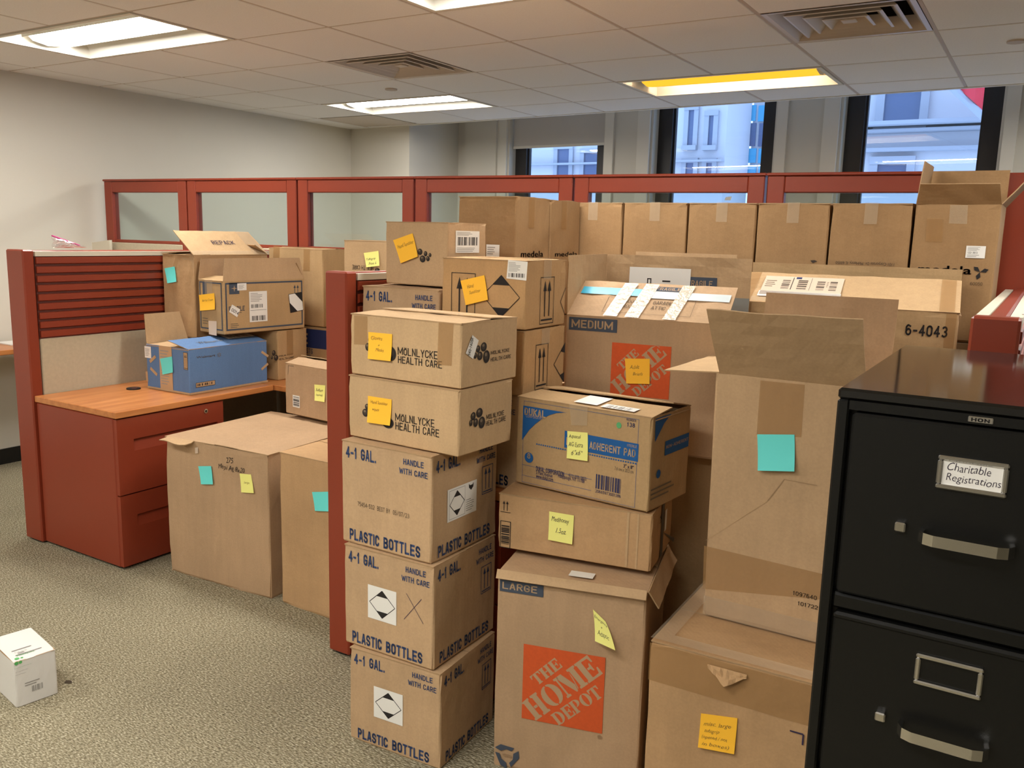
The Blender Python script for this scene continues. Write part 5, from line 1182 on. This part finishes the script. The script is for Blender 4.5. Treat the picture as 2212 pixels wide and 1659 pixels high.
D_ = Dec(ml.Rt, .0014); a = ml.Rt.uv(Z4, (1532, 740)); b = ml.Rt.uv(Z4, (1590, 692)); D_.rect(a[0], a[1], b[0], b[1], PAPER).up().lines(a[0]+.006, a[1]+.006, b[0]-.004, b[1]-.006, 4, INK_LT); D_.build('label')
D_ = Dec(ml.Rt, .0016); q_ = [ml.Rt.uv(Z4, p) for p in ((1497, 830), (1550, 862), (1530, 912), (1478, 878))]; D_.poly(q_[::-1], PAPER).up(); a = ml.Rt.uv(Z4, (1490, 872)); D_.text('0014', a[0], a[1], a[0]+.048, a[1]+.017, INK_BLACK, .02, rot=R(-30)); D_.build('number_sticker')
D_ = Dec(ml.Rt, .0014); q_ = [ml.Rt.uv(Z4, p) for p in ((1863, 765), (1947, 750), (1957, 865), (1875, 883))]; D_.poly(q_[::-1], PAPER).up(); TL, TR, BR, BL = q_
mixp = lambda p, q, t: (p[0]*(1-t)+q[0]*t, p[1]*(1-t)+q[1]*t)
for i in range(4): D_.line(q_[i], q_[(i+1) % 4], .0025, INK_BLACK)
D_.poly([TR, mixp(TR, TL, .55), mixp(TR, BR, .55)], INK_BLACK).poly([BL, mixp(BL, BR, .55), mixp(BL, TL, .55)], INK_BLACK); D_.build('hazard_label')
D_ = Dec(ml.F); D_.frame(.012, .018, .20, .262, .007, INK_SLATE).lines(.03, .04, .10, .08, 3, INK_GREY); a = ml.F.uv(Z4, (1288, 760)); D_.rect(.04, .17, .075, .255, INK_SLATE); D_.build('lettering')
D_ = Dec(ml.F, .0012); D_.qpx(Z4, [(1347, 935), (1400, 938), (1400, 1032), (1350, 1022)], PAPER2).cut('tape').qpx(Z4, [(1320, 672), (1372, 670), (1372, 762), (1325, 765)], TAPE_CLR); D_.build('tape')

b1 = Carton('repack_carton', 'bulging carton whose raised flap reads repack, teal note on it', (-3.778, 2.985, .972), 0, .255, .51, .435, KR_WARM, top='open', crumple=.016)
rp_, _ = b1.flap('right', .20, 38, board=KR_PALE, amp=.003); b1.flap('front', .11, 2); b1.flap('left', .12, 6); b1.flap('back', .11, 30)
D_ = Dec(rp_, .0030); D_.text('REPACK', rp_.L*.36, rp_.len*.42, rp_.L*.66, rp_.len*.58, INK_PURPLE, .012); D_.build('lettering')
D_ = Dec(rp_, .0032); D_.rect(.0, .0, rp_.L, .03, TAPE_CLR).cut('tape').rect(rp_.L*.8, 0, rp_.L*.98, rp_.len, TAPE_CLR); D_.build('tape')
m4 = Carton('medical_carton', 'bubble logo carton behind the blue carton on the desk', (-3.50, 3.29, .7385), 4, .262, .235, .268, KR_BROWN, group='bubble logo cartons', gap=.2)
mol_text(m4.Rt, ZK, (233, 1498), (400, 1455), (235, 1540), (415, 1488), .008); bubbles(m4.Rt, ZK, [(172, 1452, 22, 34), (200, 1508, 26, 34), (150, 1505, 12, 24)])
D_ = Dec(m4.Rt, .001); D_.rect(.07, .13, .12, .266, TAPE); D_.build('tape')
b5 = Carton('upright_carton', 'tan carton with two tape strips, its lid split open, behind the supply carton', (-3.44, 3.58, 1.012), 0, .43, .21, .432, KR_BROWN, gap=3.5)
D_ = Dec(b5.F, .001); D_.qpx(ZK, [(170, 165), (245, 175), (243, 330), (168, 325)], TAPE).cut('tape').qpx(ZK, [(530, 205), (606, 212), (604, 475), (528, 472)], TAPE); D_.build('tape')
b6 = Carton('blue_band_carton', 'carton with a dark blue printed band under the upright tan carton', (-3.20, 3.585, .7385), 0, .42, .20, .269, KR_BROWN, gap=.1)
D_ = Dec(b6.F); a = b6.F.uv(ZK, (500, 1375)); b = b6.F.uv(ZK, (800, 1185)); D_.rect(0, a[1], .42, b[1], INK_NAVY); D_.cut('blue_band'); D_.tpx('SPECIALISTS', ZK, (385, 1430), (640, 1402), INK_NAVY, .02).cut('lettering'); D_.tpx('for shipping', ZK, (480, 1490), (615, 1465), INK_NAVY, .0); D_.cut('lettering').up(); D_.tpx('E', ZK, (528, 1340), (580, 1215), INK_KRAFT, .05); D_.build('lettering')
b10 = Carton('lettered_carton', 'tan carton with upside-down lettering and a yellow note behind the partition end', (-2.72, 3.35, 1.102), 0, .355, .25, .402, KR_PALE, gap=1)
D_ = Dec(b10.F); D_.tpx('HEALTH CARE', ZK, (1365, 412), (1112, 450), INK_BLACK, .012); D_.build('lettering'); bubbles(b10.F, ZK, [(1412, 460, 28, 24), (1380, 490, 24, 24)])
plain('plain carton on the desk beneath the carton with upside-down lettering', (-2.73, 3.36, .7385), 0, .33, .24, .361, gap=.1)
plain('plain carton on the desk beneath the repack carton', (-3.85, 3.27, .7385), 0, .18, .25, .230, gap=.1)
plain('plain carton on the desk beneath the upright tan carton', (-3.64, 3.60, .7385), 0, .21, .19, .270, gap=.1)

# ---- small white carton on the carpet
wb = Carton('white_carton', 'small white and green medical carton lying alone on the carpet', (-2.687, 1.374, 0), -9.5, .215, .13, .158, WHITEBOX, top='open', inside=PAPER, crumple=.003)
lidk, _ = wb.flap('right', .205, 3, board=WHITEBOX, inner=PAPER, thick=.001, amp=.0006)
D_ = Dec(wb.Rt); GR = mat('print_green', (88, 176, 96), .7); D_.tpx('Mölnlycke', ZW, (225, 825), (490, 745), GR, .01); D_.tpx('Tubigrip', ZW, (232, 885), (440, 825), INK_LT, .01); D_.lines(*wb.Rt.uv(ZW, (240, 930)), *wb.Rt.uv(ZW, (520, 845)), 1, INK_LT); a = wb.Rt.uv(ZW, (500, 1180)); D_.bars(a[0], a[1], a[0]+.035, a[1]+.02, INK_LT, 10); D_.lines(a[0]-.02, a[1]+.024, a[0]+.04, a[1]+.04, 2, INK_LT); c0 = wb.Rt.uv(ZW, (255, 745)); D_.ell(c0[0], c0[1], .006, .006, GR).ell(c0[0]+.012, c0[1], .005, .005, GR); D_.build('printing')
D_ = Dec(lidk, .0012); D_.rect(.03, .05, .05, .055, INK_LT).rect(.02, .04, .1, .045, INK_LT).rect(.02, .075, .08, .08, INK_LT).ell(.016, .02, .007, .007, GR).ell(.03, .017, .004, .004, GR).text('Mölnlycke', .022, .03, .075, .042, GR, .01).text('Tubigrip', .022, .055, .06, .065, INK_LT, .0); D_.build('printing')

# ================================================================== STICKY NOTES
note(m2.F, Z5, [(308, 1075), (472, 1090), (470, 1275), (313, 1258)], NOTE_O, 'orange note on the upper bubble logo carton of the bottle stack', [('Gloves', .12, .13, .6, .28), ('+', .42, .42, .5, .5), ('Masks', .32, .56, .68, .7)])
note(m1.F, Z5, [(305, 1515), (468, 1540), (465, 1718), (308, 1695)], NOTE_O, 'orange note on the lower bubble logo carton of the bottle stack', [('Hand Sanitizer', .12, .13, .85, .27), ('wipes', .2, .42, .5, .56)])
note(bub.F, Z5, [(478, 443), (612, 395), (656, 555), (538, 602)], NOTE_O, 'tilted orange note beside the small bubbles of the plain carton', [('Hand Sanitizer', .1, .25, .95, .42)])
note(hs.F, Z5, [(942, 722), (1106, 684), (1138, 853), (985, 890)], NOTE_O, 'orange note over the arrows of the sanitizer carton', [('Hand', .22, .22, .5, .38), ('Sanitizer', .25, .48, .75, .62)])
note(hm.F, Z6, [(479, 1258), (650, 1260), (652, 1432), (492, 1428)], NOTE_O, 'orange note over the orange square of the medium moving box', [('Adult', .18, .25, .58, .42), ('Briefs', .3, .54, .72, .68)])
note(bl.F, ZF, [(487, 1230), (772, 1268), (750, 1540), (468, 1487)], NOTE_O, 'orange note with four written lines on the worn carton by the cabinet', [('misc. large', .1, .22, .85, .36), ('tubigrip', .14, .42, .55, .56), ('(opened / not', .08, .60, .78, .74), ('in boxes)', .1, .80, .85, .93)])
note(ml.F, Z4, [(1285, 768), (1385, 757), (1395, 862), (1300, 870)], NOTE_O, 'orange note on the end of the black bordered supply carton', [('Barrier Cream', .2, .3, .9, .45)])
note(dk.F, ZQ, [(702, 418), (868, 432), (875, 660), (705, 636)], NOTE_Y, 'yellow note over the blue band of the pad carton', [('Aquacel', .08, .1, .66, .27), ('AG Extra', .06, .38, .76, .56), ('6"x6"', .22, .66, .75, .86)], PEN)
note(md.F, ZQ, [(554, 1072), (755, 1106), (745, 1336), (550, 1298)], NOTE_Y, 'yellow note on the low brown carton with black tape', [('Medihoney', .1, .14, .82, .38), ('1.5oz.', .3, .52, .72, .72)], PEN)
note(hl.F, ZD, [(835, 518), (925, 606), (1010, 778), (866, 712)], NOTE_Y, 'curled yellow note hanging on the large moving box', [('Emergency', .05, .14, .95, .3), ('+', .4, .42, .5, .5), ('Adaptic', .15, .6, .8, .8)], PEN, .03)
note(b10.F, ZK, [(1250, 257), (1425, 232), (1447, 410), (1290, 428)], NOTE_Y, 'yellow note on the carton with upside-down lettering', [('Tubigrip', .1, .38, .75, .58), ('Size L', .2, .68, .8, .85)], PEN)
note(b7.F, Z8, [(2013, 90), (2082, 96), (2083, 202), (2020, 192)], NOTE_Y, 'yellow note on the small carton above the big carton', [('Sulfam', .12, .22, .8, .42), ('(opened)', .15, .55, .78, .72)], PEN, .006)
note(b8.F, Z8, [(1535, 660), (1607, 666), (1632, 783), (1552, 778)], NOTE_Y, 'yellow note on the front of the big grey-brown carton', [('large', .3, .4, .75, .55)])
note(b8.F, Z8, [(1270, 613), (1352, 612), (1370, 727), (1295, 726)], NOTE_T, 'teal note on the front of the big grey-brown carton')
note(b9.F, Z8, [(1998, 778), (2110, 776), (2125, 900), (2024, 896)], NOTE_T, 'teal note on the carton beside the partition end')
note(b1.F, Z4, [(1063, 597), (1128, 585), (1146, 683), (1088, 693)], NOTE_T, 'teal note on the bulging repack carton')
note(wm.F, Z4, [(1034, 1180), (1112, 1166), (1124, 1268), (1058, 1282)], NOTE_T, 'teal note on the taped end of the blue carton')
note(tl.F, ZE, [(885, 408), (1163, 410), (1172, 676), (900, 670)], NOTE_T, 'blank square teal note on the front of the tall open carton', curl=.014)

# ================================================================== FILING CABINET
cb = empty('filing_cabinet', (-.06, 1.38, 0)); tag(cb, 'black metal four drawer filing cabinet with chrome handles', 'filing cabinet')
HW, DP, HT = .196, .70, 1.332
q = MB(); q.box((-HW, .022, .0), (HW, DP, HT-.004), BLACKM); q.build('body', cb)
q = MB(); q.box((-HW, 0, HT-.018), (HW, DP, HT), BLACKTOP, .004); q.build('top', cb)
q = MB(); q.box((-HW, 0, 0), (-HW+.018, .022, HT-.018), BLACKM, .003); q.box((HW-.018, 0, 0), (HW, .022, HT-.018), BLACKM, .003); q.box((-HW+.018, 0, HT-.032), (HW-.018, .022, HT-.018), BLACKM); q.box((-HW+.018, .002, 0), (HW-.018, .022, .055), BLACKM)
for k in (1, 2, 3): q.box((-HW+.018, .004, 1.30-.31*k-.013), (HW-.018, .022, 1.30-.31*k+.013), BLACKM, .004)
q.build('front_frame', cb)
for k in range(4):
    z1_ = 1.296-.31*k-(.012 if k else 0); z0_ = 1.30-.31*(k+1)+.017
    if k == 3: z0_ = .06
    q = MB(); q.box((-HW+.024, -.003, z0_), (HW-.024, .02, z1_), BLACKM, .004); q.box((-HW+.024, -.006, z1_-.010), (HW-.024, .0, z1_), BLACKM, .003) if k else None
    dr = q.build('drawer', cb)
    zc = 1.300-.31*k
    # label holder
    x0, x1, a, b = -.048, .043, zc-.1, zc-.05
    q = MB(); t = .007
    for bx in ((x0, a, x1, a+t), (x0, b-t, x1, b), (x0, a+t, x0+t, b-t), (x1-t, a+t, x1, b-t)): q.box((bx[0], -.008, bx[1]), (bx[2], -.002, bx[3]), CHROME, .0018)
    q.build('label_holder', dr)
    if k == 0:
        pl = Plane(cb, Matrix.Translation((-.06, 1.38, 0)), (x0+t, -.0045, a+t), (1, 0, 0), (0, 0, 1)); D_ = Dec(pl, 0); D_.rect(0, 0, x1-x0-2*t, b-a-2*t, PAPER).up(); D_.text('Charitable', .006, .021, .062, .034, PEN, -.012, .1, .03).text('Registrations', .006, .003, .076, .018, PEN, -.012, .1, .03); D_.build('label_card', dr)
    # handle: bowed flat bar on two posts
    q = MB(); P = []; hx = .057
    prof = [(-hx, -.003), (-hx-.002, -.018), (-hx+.004, -.029), (-hx+.016, -.034), (hx-.016, -.034), (hx-.004, -.029), (hx+.002, -.018), (hx, -.003)]
    vs = []; zz = zc-.172
    for i, (x, y) in enumerate(prof):
        x_, y_ = prof[max(i-1, 0)]; xn, yn = prof[min(i+1, len(prof)-1)]; dx, dy = xn-x_, yn-y_; L = math.hypot(dx, dy); nx, ny = -dy/L*.003, dx/L*.003
        vs += [(x-nx, y-ny, zz-.0085), (x+nx, y+ny, zz-.006), (x+nx, y+ny, zz+.006), (x-nx, y-ny, zz+.0085)]
    fs = []
    for i in range(len(prof)-1):
        for j in range(4): fs.append((4*i+j, 4*i+(j+1) % 4, 4*i+4+(j+1) % 4, 4*i+4+j))
    fs += [(0, 1, 2, 3), tuple(range(len(vs)-4, len(vs)))]
    q.add(vs, fs, CHROME); q.build('handle', dr)
    q = MB(); q.box((-.096, -.013, zc-.175), (-.081, .0, zc-.160), CHROME, .002); q.build('latch', dr)
q = MB(); q.box((-.016, -.0025, HT-.0295), (.016, .001, HT-.0205), CHROME, .001); bd = q.build('badge', cb)
pl = Plane(cb, Matrix.Translation((-.06, 1.38, 0)), (-.016, -.0027, HT-.0295), (1, 0, 0), (0, 0, 1)); D_ = Dec(pl, .0003); D_.text('HON', .004, .002, .028, .007, INK_BLACK, .05); D_.build('badge_lettering', bd)
